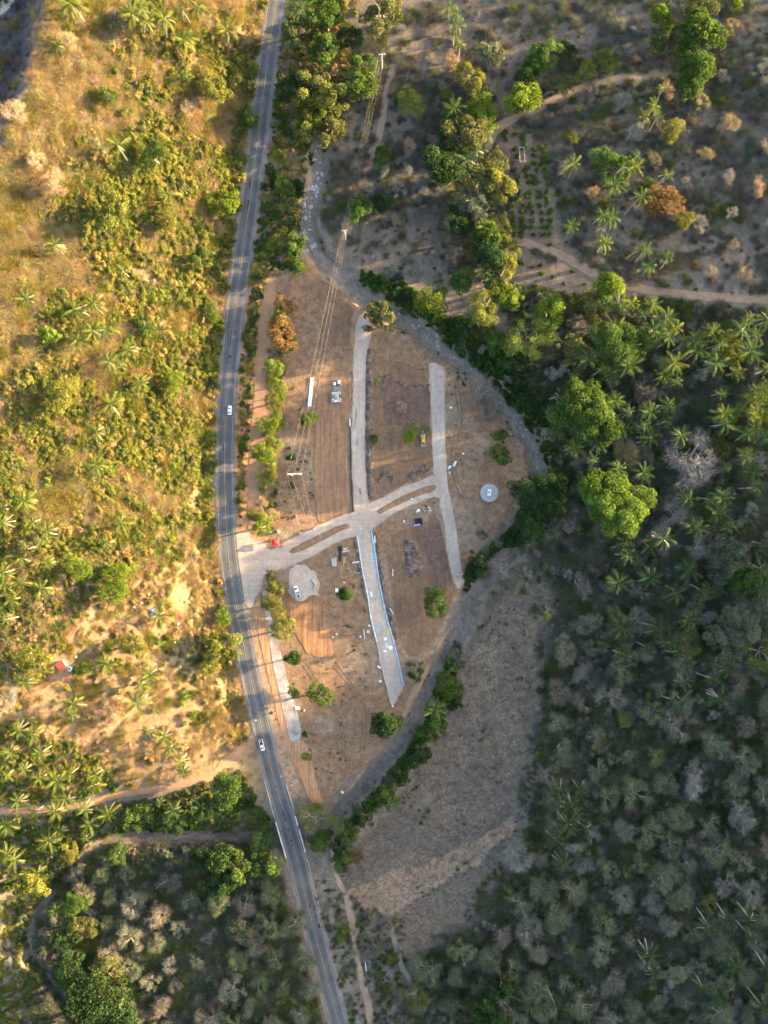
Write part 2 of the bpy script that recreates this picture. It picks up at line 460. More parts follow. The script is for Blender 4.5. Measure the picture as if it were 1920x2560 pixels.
# ------------------------------------------------------------------ terrain
def axis(lo, hi, step, far):
    a = np.arange(lo, hi + step / 2, step); out = []; s = step; v = a[-1]
    while v < far: s *= 1.22; v += s; out.append(v)
    neg = []; s = step; v = a[0]
    while v > -far: s *= 1.22; v -= s; neg.append(v)
    return np.concatenate([neg[::-1], a, out])
AX, AY = axis(-190, 190, 1.15, 1600), axis(-248, 248, 1.15, 1600)
GX, GY = np.meshgrid(AX, AY)
_shape = GX.shape
GZ = hz(GX.ravel(), GY.ravel())
_px = 960 + GX.ravel() / MPP * CAM_H / (CAM_H - np.minimum(GZ, 200)); _py = 1280 - GY.ravel() / MPP * CAM_H / (CAM_H - np.minimum(GZ, 200))
# outlines of soil types, surveyed; the borders are broken up by a wandering offset
_wx = _px + 26 * (fbm(GX.ravel(), GY.ravel(), 9, 21, 3) - 0.5); _wy = _py + 26 * (fbm(GX.ravel(), GY.ravel(), 9, 31, 3) - 0.5)
SITE = [(640, 690), (700, 640), (780, 650), (900, 745), (1000, 815), (1080, 880), (1180, 950), (1240, 1010), (1290, 1080), (1320, 1150), (1310, 1230),
        (1260, 1310), (1200, 1380), (1165, 1450), (1140, 1510), (1110, 1580), (1070, 1660), (1030, 1750), (985, 1830), (940, 1890),
        (870, 1960), (800, 2010), (720, 1960), (690, 1880), (650, 1720), (615, 1500), (600, 1330), (610, 1150), (600, 900)]
FIELD = [(1250, 1430), (1330, 1400), (1390, 1480), (1370, 1620), (1340, 1760), (1320, 1920), (1300, 2080), (1240, 2250), (1160, 2350), (1090, 2440), (1050, 2530), (985, 2510),
         (900, 2420), (860, 2250), (850, 2160), (960, 2040), (1060, 1900), (1120, 1760), (1180, 1600)]
SANDY = [(860, 2230), (960, 2190), (1060, 2160), (1180, 2110), (1290, 2030), (1290, 2080), (1180, 2170), (1060, 2230), (1000, 2280), (930, 2290), (880, 2280)]
HUT = [(250, 1430), (420, 1380), (560, 1420), (600, 1560), (620, 1700), (600, 1880), (480, 1900), (300, 1880), (120, 1860), (20, 1740), (60, 1560)]
SOIL = np.zeros((GX.size, 3))
def zone(mask, col):
    global SOIL
    mask = np.asarray(mask, float)[:, None]; SOIL = SOIL * (1 - mask) + np.array(col) * mask
SOIL[:] = (0.125, 0.106, 0.086)
zone(sstep(1400, 1330, _wy) * sstep(620, 640, _wx), (0.165, 0.128, 0.098))
zone(sstep(720, 560, _wy) * sstep(800, 860, _wx), (0.132, 0.103, 0.078))
zone(sstep(720, 560, _wy) * sstep(800, 860, _wx) * sstep(0.5, 0.6, fbm(GX.ravel(), GY.ravel(), 20, 71, 4)), (0.092, 0.078, 0.062))
zone(inside(_wx, _wy, [(1245, 315), (1330, 325), (1400, 520), (1420, 690), (1330, 680), (1280, 560), (1250, 420)]), (0.175, 0.125, 0.09))
hill = sstep(3, 9, road_x(GY.ravel()) - GX.ravel()) * sstep(2010, 1930, _wy)
zone(hill, (0.205, 0.132, 0.068))
zone(hill * sstep(0.5, 0.62, fbm(GX.ravel(), GY.ravel(), 26, 77, 3)), (0.19, 0.148, 0.082))
zone(inside(_wx, _wy, HUT) * sstep(0.36, 0.52, fbm(GX.ravel(), GY.ravel(), 14, 73, 3)), (0.29, 0.165, 0.088))
zone(inside(_wx, _wy, SITE), (0.190, 0.117, 0.070))
zone(inside(_wx, _wy, SITE) * 0.7 * sstep(0.52, 0.64, fbm(GX.ravel(), GY.ravel(), 14, 41, 3)), (0.21, 0.155, 0.108))
zone(inside(_wx, _wy, FIELD), (0.108, 0.088, 0.067))
zone(inside(_wx, _wy, FIELD) * sstep(0.5, 0.62, fbm(GX.ravel(), GY.ravel(), 13, 51, 4)), (0.128, 0.10, 0.073))
zone(inside(_wx, _wy, FIELD) * 0.7 * sstep(0.54, 0.66, fbm(GX.ravel(), GY.ravel(), 22, 55, 4)), (0.085, 0.074, 0.062))
zone(inside(_wx, _wy, FIELD) * 0.6 * sstep(1750, 2000, _wy) * sstep(1000, 1200, _wx), (0.09, 0.077, 0.064))
zone(inside(_wx, _wy, SANDY) * 0.8, (0.21, 0.15, 0.105))
# verge along the road, coloured a brighter orange than the plot
vr = GX.ravel() - road_x(GY.ravel())
zone(sstep(3.5, 4.5, vr) * sstep(20, 12, vr) * sstep(640, 760, _py) * sstep(1500, 1330, _py), (0.42, 0.205, 0.092))
zone(sstep(3.5, 4.5, vr) * sstep(13, 8, vr) * sstep(1480, 1560, _py) * sstep(2010, 1960, _py), (0.28, 0.18, 0.11))
# rocky ravine behind the ridge, its shade darkened into the soil, and the pale cut bank in the corner
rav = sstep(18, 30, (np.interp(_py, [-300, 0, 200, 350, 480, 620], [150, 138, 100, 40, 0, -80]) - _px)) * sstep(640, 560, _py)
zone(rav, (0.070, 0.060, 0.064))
zone(inside(_px, _py, [(-60, -60), (34, -20), (30, 18), (-10, 45), (-60, 50)]), (0.42, 0.36, 0.27))
dcr = np.full(GX.size, 99.0); nr = (np.abs(GX.ravel()) < 200) & (np.abs(GY.ravel()) < 260)
dcr[nr] = creek_dist(GX.ravel()[nr], GY.ravel()[nr])
zone(sstep(7, 4.5, dcr) * 0.5 * sstep(-70, -40, GX.ravel()), (0.21, 0.172, 0.14))
SOIL *= (0.8 + 0.4 * fbm(GX.ravel(), GY.ravel(), 5, 61, 3))[:, None]
ny, nx = _shape
i = np.arange(nx * ny).reshape(ny, nx)
F = np.stack([i[:-1, :-1].ravel(), i[:-1, 1:].ravel(), i[1:, 1:].ravel(), i[1:, :-1].ravel()], 1)
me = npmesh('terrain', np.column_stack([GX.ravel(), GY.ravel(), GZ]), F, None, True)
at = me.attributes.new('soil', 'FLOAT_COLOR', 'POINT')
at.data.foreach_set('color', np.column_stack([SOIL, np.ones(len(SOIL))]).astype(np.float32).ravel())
m, nt, N, L = new_mat('open_ground')
sa = N.new('ShaderNodeAttribute'); sa.attribute_name = 'soil'
n5 = noise(nt, 0.9, None, 6.0); n1 = noise(nt, 0.35, None, 6.0); n2 = noise(nt, 2.4, None, 4.0); n3 = noise(nt, 0.11, None, 3.0)
c = mixc(nt, sa.outputs['Color'], ramp(nt, n1, 0.72, 1.3), 1.0)
c = mixc(nt, c, ramp(nt, n5, 0.78, 1.24), 1.0)
c = mixc(nt, c, ramp(nt, n2, 0.8, 1.2, 0.25, 0.75), 1.0)
c = mixc(nt, c, (0.17, 0.145, 0.105), ramp(nt, n3, 0.0, 0.3, 0.5, 0.72), 'MIX')
finish(m, nt, c, 0.97, n5, 0.0, 0.12)
tag(link('terrain', me, m), kind='structure')

# ------------------------------------------------------------------ sheets of ground
E = {}
E['graded_a'] = earth('graded_orange_soil', (0.245, 0.143, 0.082), (0.205, 0.124, 0.075), (1.1, 0.07, 1), 0.02, 0.2, 2.2, 0.05, None, (0.74, 1.2))
E['graded_b'] = earth('freshly_graded_orange_soil', (0.285, 0.150, 0.074), (0.24, 0.132, 0.070), (1.0, 0.06, 1), 0.14, 0.16)
E['brown'] = earth('turned_brown_soil', (0.188, 0.113, 0.067), (0.142, 0.088, 0.056), (0.45, 0.09, 1), 0.3, 0.2, 2.2, 0.06, 0.09, (0.84, 1.14))
E['dark'] = earth('dark_spoil', (0.098, 0.072, 0.058), (0.15, 0.11, 0.085), None, 0, 0.5, 1.6, 0.4, 0.5)
E['gravel'] = earth('crushed_gravel', (0.405, 0.33, 0.275), (0.335, 0.27, 0.225), (0.8, 0.04, 1), 0.03, 0.16, 3.0, 0.03, 0.05, (0.9, 1.08))
E['gravel_ew'] = earth('crushed_gravel_rutted', (0.42, 0.335, 0.27), (0.32, 0.25, 0.20), (0.04, 0.8, 1), -0.42, 0.17, 3.0, 0.03, 0.05, (0.86, 1.1))
E['slab'] = earth('old_concrete_apron', (0.36, 0.33, 0.31), (0.20, 0.165, 0.145), None, 0, 0.2, 2.5, 0.05, 0.22)
E['track'] = earth('beaten_track_earth', (0.275, 0.195, 0.132), (0.225, 0.16, 0.112), None, 0, 0.18)
E['sand'] = earth('sandy_orange_earth', (0.30, 0.175, 0.098), (0.25, 0.155, 0.095), None, 0, 0.15)
E['lane'] = earth('orange_dirt_lane', (0.36, 0.195, 0.10), (0.31, 0.185, 0.11), (1.3, 0.06, 1), 0.25, 0.16)
E['creek'] = earth('creek_gravel_bed', (0.225, 0.186, 0.158), (0.15, 0.122, 0.10), None, 0, 0.3, 1.8, 0.25, 0.25)
E['median'] = earth('planting_strip_soil', (0.235, 0.14, 0.085), (0.19, 0.12, 0.08), None, 0, 0.3, 1.8, 0.25, 0.4)
E['pad'] = earth('smooth_concrete', (0.36, 0.34, 0.345), (0.335, 0.32, 0.325), None, 0, 0.06)

def struct(o): return tag(o, kind='structure')
E['creek_low'] = earth('creek_sand_and_silt', (0.19, 0.155, 0.13), (0.13, 0.105, 0.088), None, 0, 0.3, 1.8, 0.25, 0.16)
_k1 = min(range(len(CREEK)), key=lambda k: math.hypot(CREEK[k][0] - 1190, CREEK[k][1] - 1470)); _k2 = min(range(len(CREEK)), key=lambda k: math.hypot(CREEK[k][0] - 690, CREEK[k][1] - 2092))
cb = struct(ribbon('creek_bed', CREEK[:_k1 + 1], [2.6, 3.8, 3.4, 3.0, 3.8, 3.0, 3.4, 3.8, 2.6], E['creek'], 0.10, 1.2))
struct(ribbon('creek_bed', CREEK[_k1:_k2 + 1], [4.2, 3.6, 4.0, 4.4, 3.4, 4.5], E['creek_low'], 0.10, 0.9, seed=3))
_k3 = min(range(len(CREEK)), key=lambda k: math.hypot(CREEK[k][0] - 240, CREEK[k][1] - 2120)); _k4 = min(range(len(CREEK)), key=lambda k: math.hypot(CREEK[k][0] - 95, CREEK[k][1] - 2285))
struct(ribbon('creek_bed', CREEK[_k2:_k3], [1.6, 2.6, 2.0, 2.6, .8], E['creek_low'], 0.10, 0.9, seed=4))
struct(ribbon('creek_bed', CREEK[_k4:], [.5, 1.2, 1.8, 1.8], E['creek_low'], 0.10, 0.9, seed=5))
TRACKS = {
    'track_north': ([(1219, 372), (1228, 345), (1245, 322), (1275, 302), (1310, 287), (1350, 268), (1400, 243), (1460, 217), (1530, 201), (1610, 190), (1680, 178)], 3.8, 'track'),
    'track_east': ([(1262, 588), (1310, 606), (1407, 640), (1480, 682), (1573, 713), (1666, 733), (1781, 742), (1920, 748), (1990, 752)], 3.9, 'track'),
    'track_west': ([(655, 1838), (625, 1862), (602, 1882), (559, 1914), (540, 1935), (463, 1957), (386, 1972), (289, 1989), (216, 2009), (77, 2026), (0, 2028), (-60, 2030)], [6, 5, 3.6, 2.8, 2.8, 3.0, 3.4, 3.4, 3.4], 'sand'),
    'track_south': ([(866, 2238), (871, 2256), (879, 2306), (887, 2364), (902, 2441), (918, 2499), (929, 2570), (935, 2600)], [3, 3.4, 2.2, 2, 2.4, 3.4, 3.8, 3.8], 'track'),
    'track_gully': ([(975, 2300), (983, 2337), (999, 2402), (1026, 2452), (1060, 2514)], [1.2, 2.4, 2.8, 2.2, 1.5], 'creek'),
    'footpath': ([(846, 2040), (834, 2090), (831, 2130), (834, 2170), (845, 2200), (862, 2230)], 1.8, 'track'),
    'track_creekside': ([(1130, 1560), (1105, 1600), (1085, 1650), (1040, 1720), (1015, 1775), (1000, 1820)], [1.2, 1.8, 2.2, 2.6, 2.2, 1.4], 'track'),
    'frontage_track': ([(676, 700), (670, 760), (662, 830), (655, 920), (648, 1000), (640, 1100), (634, 1200), (630, 1330)], [5.6, 5.4, 5, 5, 4.5, 4.5, 4.5, 4], 'sand'),
    'power_line_track': ([(985, 160), (965, 240), (950, 330), (925, 400), (905, 460), (885, 520), (862, 600)], 3.2, 'track'),
}
for k, (ln, w, mt) in TRACKS.items():
    struct(ribbon(k, ln, w, E[mt], 0.12 if k not in ('track_west', 'footpath') else 0.14, 0.5, seed=len(k)))
LOT_A = [(799, 935), (850, 928), (878, 932), (880, 980), (866, 1050), (868, 1110), (872, 1200), (880, 1275), (835, 1295), (795, 1311), (787, 1250), (783, 1180), (787, 1090), (793, 1000)]
LOT_B = [(715, 1505), (760, 1508), (803, 1494), (812, 1540), (822, 1580), (831, 1610), (836, 1632), (830, 1642), (795, 1645), (775, 1637), (760, 1617), (745, 1600), (732, 1560), (720, 1530)]
LOT_C = [(735, 720), (800, 700), (832, 712), (890, 762), (878, 800), (875, 865), (812, 868), (800, 800), (798, 740)]
LOT_D = [(935, 900), (1010, 905), (1065, 930), (1072, 1000), (1078, 1100), (1080, 1180), (1000, 1214), (935, 1240), (936, 1100), (934, 990)]
LOT_E = [(985, 1330), (1060, 1310), (1098, 1290), (1110, 1350), (1126, 1430), (1140, 1480), (1105, 1570), (1050, 1640), (1015, 1640), (990, 1560), (975, 1450), (965, 1380)]
struct(drape('graded_lot', LOT_A, E['graded_a'], 0.10, 2.5, 0.2, seed=2))
struct(drape('graded_lot', LOT_B, E['graded_b'], 0.10, 2.0, 0.9, seed=3))
struct(drape('graded_lot', LOT_C, E['brown'], 0.06, 2.5, 0.5, seed=4))
struct(drape('graded_lot', LOT_D, E['brown'], 0.06, 2.5, 0.5, seed=5))
struct(drape('graded_lot', LOT_E, E['brown'], 0.06, 2.5, 0.6, seed=6))
E['moist'] = earth('moist_dug_soil', (0.108, 0.070, 0.052), (0.140, 0.088, 0.063), (0.5, 0.09, 1), 0.2, 0.2, 2.0, 0.08, 0.15, (0.84, 1.14))
struct(drape('dug_ground', [(957, 965), (965, 938), (978, 934), (986, 952), (1003, 955), (1020, 970), (1045, 960), (1075, 965), (1076, 1055), (1040, 1085), (992, 1062), (962, 1065)], E['moist'], 0.075, 2.0, 0.8, seed=61))
struct(drape('dug_ground', [(1035, 1330), (1060, 1318), (1098, 1300), (1112, 1370), (1122, 1420), (1100, 1442), (1082, 1428), (1062, 1385)], E['moist'], 0.075, 2.0, 0.8, seed=62))
LANE_W = [(633, 1522), (645, 1580), (660, 1650), (680, 1730), (695, 1800), (710, 1850), (735, 1900), (755, 1950), (775, 2003), (812, 2016), (800, 1985), (787, 1940), (773, 1875), (752, 1842),
          (722, 1842), (700, 1742), (684, 1680), (664, 1548), (652, 1482)]
struct(drape('dirt_lane', LANE_W, E['lane'], 0.07, 2.0, 0.25, seed=7))
APRON = [(653, 1478), (672, 1476), (677, 1540), (696, 1605), (709, 1655), (720, 1705), (736, 1748), (748, 1800), (756, 1841), (733, 1856), (725, 1848), (713, 1800), (700, 1740), (685, 1680), (675, 1615), (664, 1545)]
struct(drape('concrete_apron', APRON, E['slab'], 0.13, 1.5, 0.12, seed=8))

AVENUE = [(588, 1338), (598, 1334), (620, 1331), (628, 1345), (642, 1350), (661, 1358), (668, 1372), (682, 1376), (700, 1362), (725, 1350), (790, 1318), (835, 1297), (880, 1283),
          (917, 1262), (960, 1244), (1000, 1222), (1050, 1202), (1086, 1189), (1108, 1200), (1112, 1235), (1098, 1243), (1084, 1241), (1040, 1257), (985, 1281),
          (950, 1307), (928, 1321), (910, 1330), (892, 1338), (872, 1343), (840, 1354), (800, 1378), (770, 1394), (745, 1404), (715, 1417), (690, 1424), (665, 1433), (655, 1447), (653, 1470),
          (638, 1495), (632, 1515), (622, 1521), (613, 1508), (604, 1480), (598, 1450), (594, 1420), (589, 1390)]
R1_TOP = [(896, 789), (908, 787), (922, 806), (927, 822), (925, 848), (918, 870), (914, 905), (912, 980), (911, 1100), (914, 1200), (918, 1242), (925, 1262), (900, 1285), (886, 1285), (883, 1200), (879, 1100), (884, 980), (883, 920), (886, 865), (889, 823)]
R1_LOW = [(888, 1330), (926, 1312), (928, 1325), (936, 1370), (944, 1430), (954, 1484), (966, 1542), (984, 1602), (997, 1660), (1010, 1714), (981, 1767), (966, 1712), (954, 1666), (942, 1605), (927, 1542), (919, 1488), (907, 1430), (900, 1385)]
R2 = [(1073, 910), (1088, 906), (1100, 915), (1112, 922), (1111, 950), (1110, 980), (1112, 1100), (1117, 1200), (1122, 1232), (1131, 1270), (1139, 1320), (1146, 1380), (1155, 1430), (1160, 1446), (1150, 1472), (1143, 1470),
      (1131, 1440), (1122, 1400), (1112, 1320), (1102, 1260), (1096, 1235), (1086, 1195), (1081, 1100), (1078, 980), (1074, 930)]
E['spill'] = earth('dust_spilled_over_soil', (0.325, 0.235, 0.175), (0.26, 0.175, 0.125), None, 0, 0.2, 1.6, 0.05, 0.3)
for k, P_ in enumerate((AVENUE, R1_TOP, R1_LOW, R2)): struct(drape('dust_verge', P_, E['spill'], 0.112 + .006 * k, 2.0, 0.75, seed=50 + k, grow=0.5))
struct(drape('gravel_avenue', AVENUE, E['gravel_ew'], 0.160, 2.0, 0.22, seed=11))
struct(drape('gravel_lane', R1_TOP, E['gravel'], 0.150, 2.0, 0.3, seed=12))
struct(drape('gravel_lane', R1_LOW, E['gravel'], 0.154, 2.0, 0.08, corners=True, seed=13))
struct(drape('gravel_lane', R2, E['gravel'], 0.145, 2.0, 0.28, seed=14))
MED1 = [(724, 1377), (732, 1384), (760, 1373), (800, 1353), (850, 1327), (873, 1318), (869, 1310), (846, 1315), (790, 1342), (735, 1370)]
MED2 = [(943, 1277), (985, 1252), (1030, 1231), (1068, 1216), (1090, 1213), (1086, 1226), (1050, 1236), (1005, 1257), (968, 1273), (948, 1284)]
struct(drape('planted_median', MED1, E['median'], 0.18, 0.9, 0.1, (0.28, 0.5), seed=15, grow=0.3))
struct(drape('planted_median', MED2, E['median'], 0.18, 0.9, 0.2, (0.30, 0.5), seed=16, grow=0.3))
GPAD = [(720, 1440), (722, 1465), (724, 1480), (733, 1495), (748, 1502), (762, 1502), (768, 1495), (785, 1488), (800, 1496), (803, 1494), (794, 1478), (798, 1460), (792, 1447), (785, 1425), (775, 1424), (755, 1412), (735, 1412), (722, 1425)]
struct(drape('gravel_pad', GPAD, E['gravel'], 0.125, 1.2, 1.1, seed=17))

# wheel tracks pressed into the turned soil
E['rut'] = earth('wheel_rut_soil', (0.115, 0.078, 0.058), (0.16, 0.105, 0.077), None, 0, 0.3, 1.5, 0.1, 0.5)
RUTS = [[(945, 1010), (948, 960), (965, 915), (1000, 900), (1040, 915), (1066, 930)], [(975, 1000), (978, 1060), (985, 1120), (1010, 1160), (1040, 1150)], [(1000, 1020), (1030, 1060), (1050, 1130), (1060, 1170)], [(960, 1130), (975, 1080), (1010, 1060), (1068, 1062)],
        [(995, 1345), (1000, 1420), (1010, 1500), (1040, 1560)], [(1045, 1340), (1075, 1330), (1108, 1335)], [(1050, 1355), (1080, 1350), (1112, 1352)], [(1060, 1375), (1085, 1395), (1100, 1440)], [(1070, 1370), (1096, 1390), (1112, 1435)],
        [(800, 760), (808, 800), (806, 860), (800, 900)], [(1140, 960), (1150, 1040), (1135, 1120), (1140, 1200), (1170, 1260)], [(760, 1660), (800, 1720), (850, 1800), (860, 1900)], [(835, 1660), (880, 1720), (910, 1790), (905, 1880)]]
for k, ln in enumerate(RUTS):
    for sft in (-.85, .85): struct(ribbon('wheel_track', ln, .38, E['rut'], 0.095 if k < 9 else 0.05, 0.12, across=1, shift=sft, seed=k))
# spoil banks and heaps left by the earthworks
def bank(label, poly, h, run, mat='dark', seed=1, grid=0.8, jit=0.5):
    return tag(drape('earth_heap', poly, E[mat], 0.05, grid, jit, (h, run), seed=seed), label, 'earth heap', 'earth heaps on the building plot')
bank('long dark spoil bank along the right edge of the upper gravel lane', [(915, 872), (930, 870), (931, 980), (930, 1100), (935, 1210), (938, 1245), (922, 1252), (916, 1180), (913, 1040)], 0.8, 1.2, seed=21)
bank('dark spoil bank beside the blue film kerb of the lower lane', [(935, 1330), (942, 1328), (952, 1400), (965, 1470), (985, 1560), (992, 1600), (984, 1595), (966, 1530), (953, 1475)], 0.6, 0.8, seed=22)
bank('dark spoil bank left of the lower lane near the pipe stack', [(884, 1345), (890, 1345), (905, 1440), (918, 1490), (912, 1500), (900, 1450)], 0.5, 0.7, seed=23)
bank('elongated dark heap between the two lower lanes', [(1006, 1352), (1018, 1343), (1036, 1350), (1050, 1390), (1062, 1425), (1045, 1442), (1020, 1447), (1012, 1400)], 1.0, 1.6, seed=24)
bank('smooth tan mound at the tip of the right hand gravel lane', [(1090, 1440), (1105, 1430), (1122, 1432), (1135, 1465), (1138, 1485), (1120, 1500), (1098, 1485), (1086, 1460)], 1.0, 2.6, 'brown', seed=25)
bank('dark curved ridge left over above the avenue, right half', [(1020, 1185), (1045, 1160), (1070, 1160), (1075, 1175), (1050, 1190), (1025, 1202), (1012, 1200)], 0.9, 1.4, seed=26)
bank('horseshoe shaped heap just above the avenue beside the left lane', [(942, 1205), (948, 1178), (965, 1170), (982, 1180), (990, 1205), (980, 1210), (970, 1188), (958, 1190), (952, 1210)], 0.6, 0.9, seed=27)
bank('dark arc of pushed soil above the dug lot, by the small palm', [(955, 955), (965, 935), (978, 932), (985, 945), (978, 950), (968, 945), (962, 970), (956, 985)], 0.6, 0.8, seed=28)
bank('dark wavy soil edge across the lot left of the right lane', [(985, 955), (1000, 950), (1020, 962), (1040, 955), (1060, 962), (1073, 958), (1074, 966), (1050, 972), (1020, 974), (1000, 962)], 0.55, 0.7, seed=29)
bank('crescent gravel heap beside the parked white pickup', [(772, 1452), (780, 1445), (790, 1452), (793, 1465), (786, 1476), (775, 1475), (783, 1465), (783, 1458)], 0.9, 1.0, 'gravel', seed=30, grid=0.6, jit=0.2)
bank('sandy heap at the upper end of the left gravel lane', [(885, 780), (898, 770), (902, 778), (895, 795), (892, 812), (880, 810), (877, 800)], 0.7, 1.2, 'sand', seed=31)
bank('narrow sandy heap along the left edge of the upper lane', [(875, 825), (887, 822), (889, 840), (886, 862), (877, 866), (874, 845)], 0.7, 1.0, 'sand', seed=32)

# ------------------------------------------------------------------ highway
m, nt, N, L = new_mat('asphalt')
ra = N.new('ShaderNodeAttribute'); ra.attribute_name = 'road'
sx = N.new('ShaderNodeSeparateXYZ'); L.new(ra.outputs['Vector'], sx.inputs[0])
wv = N.new('ShaderNodeMath'); wv.operation = 'ABSOLUTE'; L.new(sx.outputs[1], wv.inputs[0])
wheel = N.new('ShaderNodeMath'); wheel.operation = 'PINGPONG'; wheel.inputs[1].default_value = 0.9
L.new(wv.outputs[0], wheel.inputs[0])
c = mixc(nt, (0.082, 0.084, 0.087), ramp(nt, wheel.outputs[0], 0.86, 1.16, 0.1, 0.85), 1.0)
st = noise(nt, 1.0, ra.outputs['Vector'], 3.0, (0.03, 1.6, 1))
c = mixc(nt, c, ramp(nt, st, 0.88, 1.14), 1.0)
c = mixc(nt, c, ramp(nt, noise(nt, 0.16, None, 5.0), 0.78, 1.24), 1.0)
nf = noise(nt, 6.0)
c = mixc(nt, c, ramp(nt, nf, 0.85, 1.15), 1.0)
finish(m, nt, c, 0.85, nf, 0.0, 0.02); M['asphalt'] = m
m, nt, N, L = new_mat('worn_white_line')
c = mixc(nt, (0.31, 0.30, 0.285), (0.15, 0.148, 0.142), ramp(nt, noise(nt, 1.3, None, 5.0), 0, 1, 0.52, 0.62), 'MIX'); finish(m, nt, c, 0.8); M['line_white'] = m
m, nt, N, L = new_mat('worn_yellow_line')
c = mixc(nt, (0.30, 0.23, 0.14), (0.15, 0.135, 0.115), ramp(nt, noise(nt, 1.6, None, 5.0), 0, 1, 0.5, 0.62), 'MIX'); finish(m, nt, c, 0.8); M['line_yellow'] = m
M['shoulder'] = earth('pale_dusty_shoulder', (0.175, 0.165, 0.16), (0.125, 0.115, 0.11), (0.5, 0.05, 1), 0.0, 0.2)
M['patch'] = earth('fresh_asphalt_patch', (0.028, 0.032, 0.036), (0.04, 0.043, 0.046), None, 0, 0.2)
HW = HW_W
struct(ribbon('highway_bed', HW, 9.6, E['track'], 0.0, 0.5, z=0.06, world=True))
hw = struct(ribbon('highway', HW, 7.2, M['asphalt'], 0.0, 0.0, z=0.18, world=True, across=8))
ribbon('shoulder', HW, 0.75, M['shoulder'], 0.0, 0.12, z=0.172, world=True, shift=3.9, across=2, parent=hw)
ribbon('shoulder', HW, 0.6, M['shoulder'], 0.0, 0.12, z=0.172, world=True, shift=-3.85, across=2, parent=hw)
ribbon('edge_line', HW, 0.2, M['line_white'], 0.0, 0.0, z=0.190, world=True, shift=3.35, across=1, parent=hw)
ribbon('edge_line', HW, 0.2, M['line_white'], 0.0, 0.0, z=0.190, world=True, shift=-3.35, across=1, parent=hw)
ribbon('centre_line', HW, 0.24, M['line_yellow'], 0.0, 0.0, z=0.190, world=True, shift=0.0, across=1, parent=hw)
_hl = np.concatenate([[0], np.cumsum(np.linalg.norm(np.diff(np.array(HW), axis=0), axis=1))])
def on_road(px, py):
    """Distance along and across the highway, and its heading, for a surveyed pixel."""
    X, Y = (px - 960) * MPP, (1280 - py) * MPP
    C = np.array(HW); j = int(np.argmin(np.hypot(C[:, 0] - X, C[:, 1] - Y))); j = min(max(j, 1), len(C) - 2)
    t = C[j + 1] - C[j - 1]; t /= np.linalg.norm(t)
    return X, Y, math.atan2(t[1], t[0])
PATCH = [(580, 829, .8, .9), (577, 854, .7, 6), (585, 815, .6, .7), (589, 829, .8, 1.2), (575, 891, .8, 1.6), (573, 906, .7, 1.0), (581, 800, .5, .6), (592, 834, .6, .8), (558, 1118, .9, 4), (556, 1155, .6, .8),
         (571, 1411, .5, 1.4), (575, 1420, .5, .6), (574, 1455, .5, .7), (702, 2013, .6, .8), (704, 2022, .6, .8), (709, 2036, .8, 4), (714, 2048, .7, 1.8), (721, 2074, .8, 1.4), (712, 2086, .5, .6), (714, 2092, .6, .6),
         (716, 2099, .6, .6), (719, 2107, .6, .8), (731, 2112, .7, .8), (728, 2101, .9, 1.2), (769, 2246, .7, .9), (781, 2257, .5, .7), (774, 2266, 1.1, 1.6), (787, 2269, .9, 3.4), (779, 2281, .6, .7), (789, 2292, .8, 1.2), (798, 2315, 1.6, 2.4),
         (774, 2294, .5, .8), (625, 459, 1.0, 5), (621, 509, .9, 4), (618, 520, .6, 1.4), (745, 2164, .4, .5), (667, 1922, .6, .7), (679, 1782, 1.6, 1.8), (665, 1880, .5, 2.4), (561, 885, .5, .7), (588, 765, .5, 2.0), (556, 1190, .5, 1.0), (690, 1965, .4, .6)]
for i_, (x, y, w, l) in enumerate(PATCH):
    X, Y, an = on_road(x, y)
    n = 10; rr = np.random.default_rng(i_)
    P = [(math.cos(2 * math.pi * k / n) * l / 2 * rr.uniform(.8, 1.1), math.sin(2 * math.pi * k / n) * w / 2 * rr.uniform(.8, 1.1)) for k in range(n)]
    P = [(max(-l * .42, min(l * .42, a)), max(-w * .4, min(w * .4, b))) for a, b in P]
    MB().add([(a, b, 0.0) for a, b in P] + [(a * 1.03, b * 1.03, -0.012) for a, b in P], [tuple(range(n))] + [(k, (k + 1) % n, n + (k + 1) % n, n + k) for k in range(n)]).obj('asphalt_patch', M['patch'], hw, loc=(X, Y, 0.197), rot=(0, 0, an))
# bridge where the highway crosses the creek
bx, by, ba = on_road(727, 2092)
br = empty('road_bridge', (bx, by, 0), ba)
MB().box((0, 0, -0.28), (17.5, 8.9, 0.62)).obj('deck', M['concrete'], br)
for sy, x0, x1 in ((1, -8.5, -4.2), (1, -2.2, 8.0), (-1, -8.4, 8.6)):
    MB().box(((x0 + x1) / 2, sy * 4.55, 0.55), (x1 - x0, 0.42, 0.8)).obj('parapet', M['concrete_pale'], br, 0.05)
for sx_ in (-1, 1):
    MB().box((sx_ * 8.4, 0, -1.9), (0.9, 9.6, 2.7)).obj('abutment', M['concrete'], br)
tag(br, 'concrete bridge carrying the highway over the creek, pale parapets both sides', 'bridge')
# low guard rails leading up to the bridge
def rail(label, a, b):
    A, B = g1(*a), g1(*b); L_ = (B - A).length; t = empty('guard_rail', (A.x, A.y, max(A.z, 0.0)), math.atan2(B.y - A.y, B.x - A.x))
    MB().box((L_ / 2, 0, 0.62), (L_, 0.06, 0.3)).obj('beam', M['pvc'], t)
    for k in range(int(L_ / 4) + 1): MB().box((min(L_ - .1, k * 4.0 + .1), 0.09, 0.35), (0.1, 0.1, 0.8)).obj('post', M['steel'], t)
    tag(t, label, 'guard rail', 'guard rails at the bridge')
rail('thin guard rail left of the highway just above the bridge parapet', (662, 1952), (686, 2042))
rail('thin guard rail right of the highway just above the bridge parapet', (716, 1962), (736, 2022))

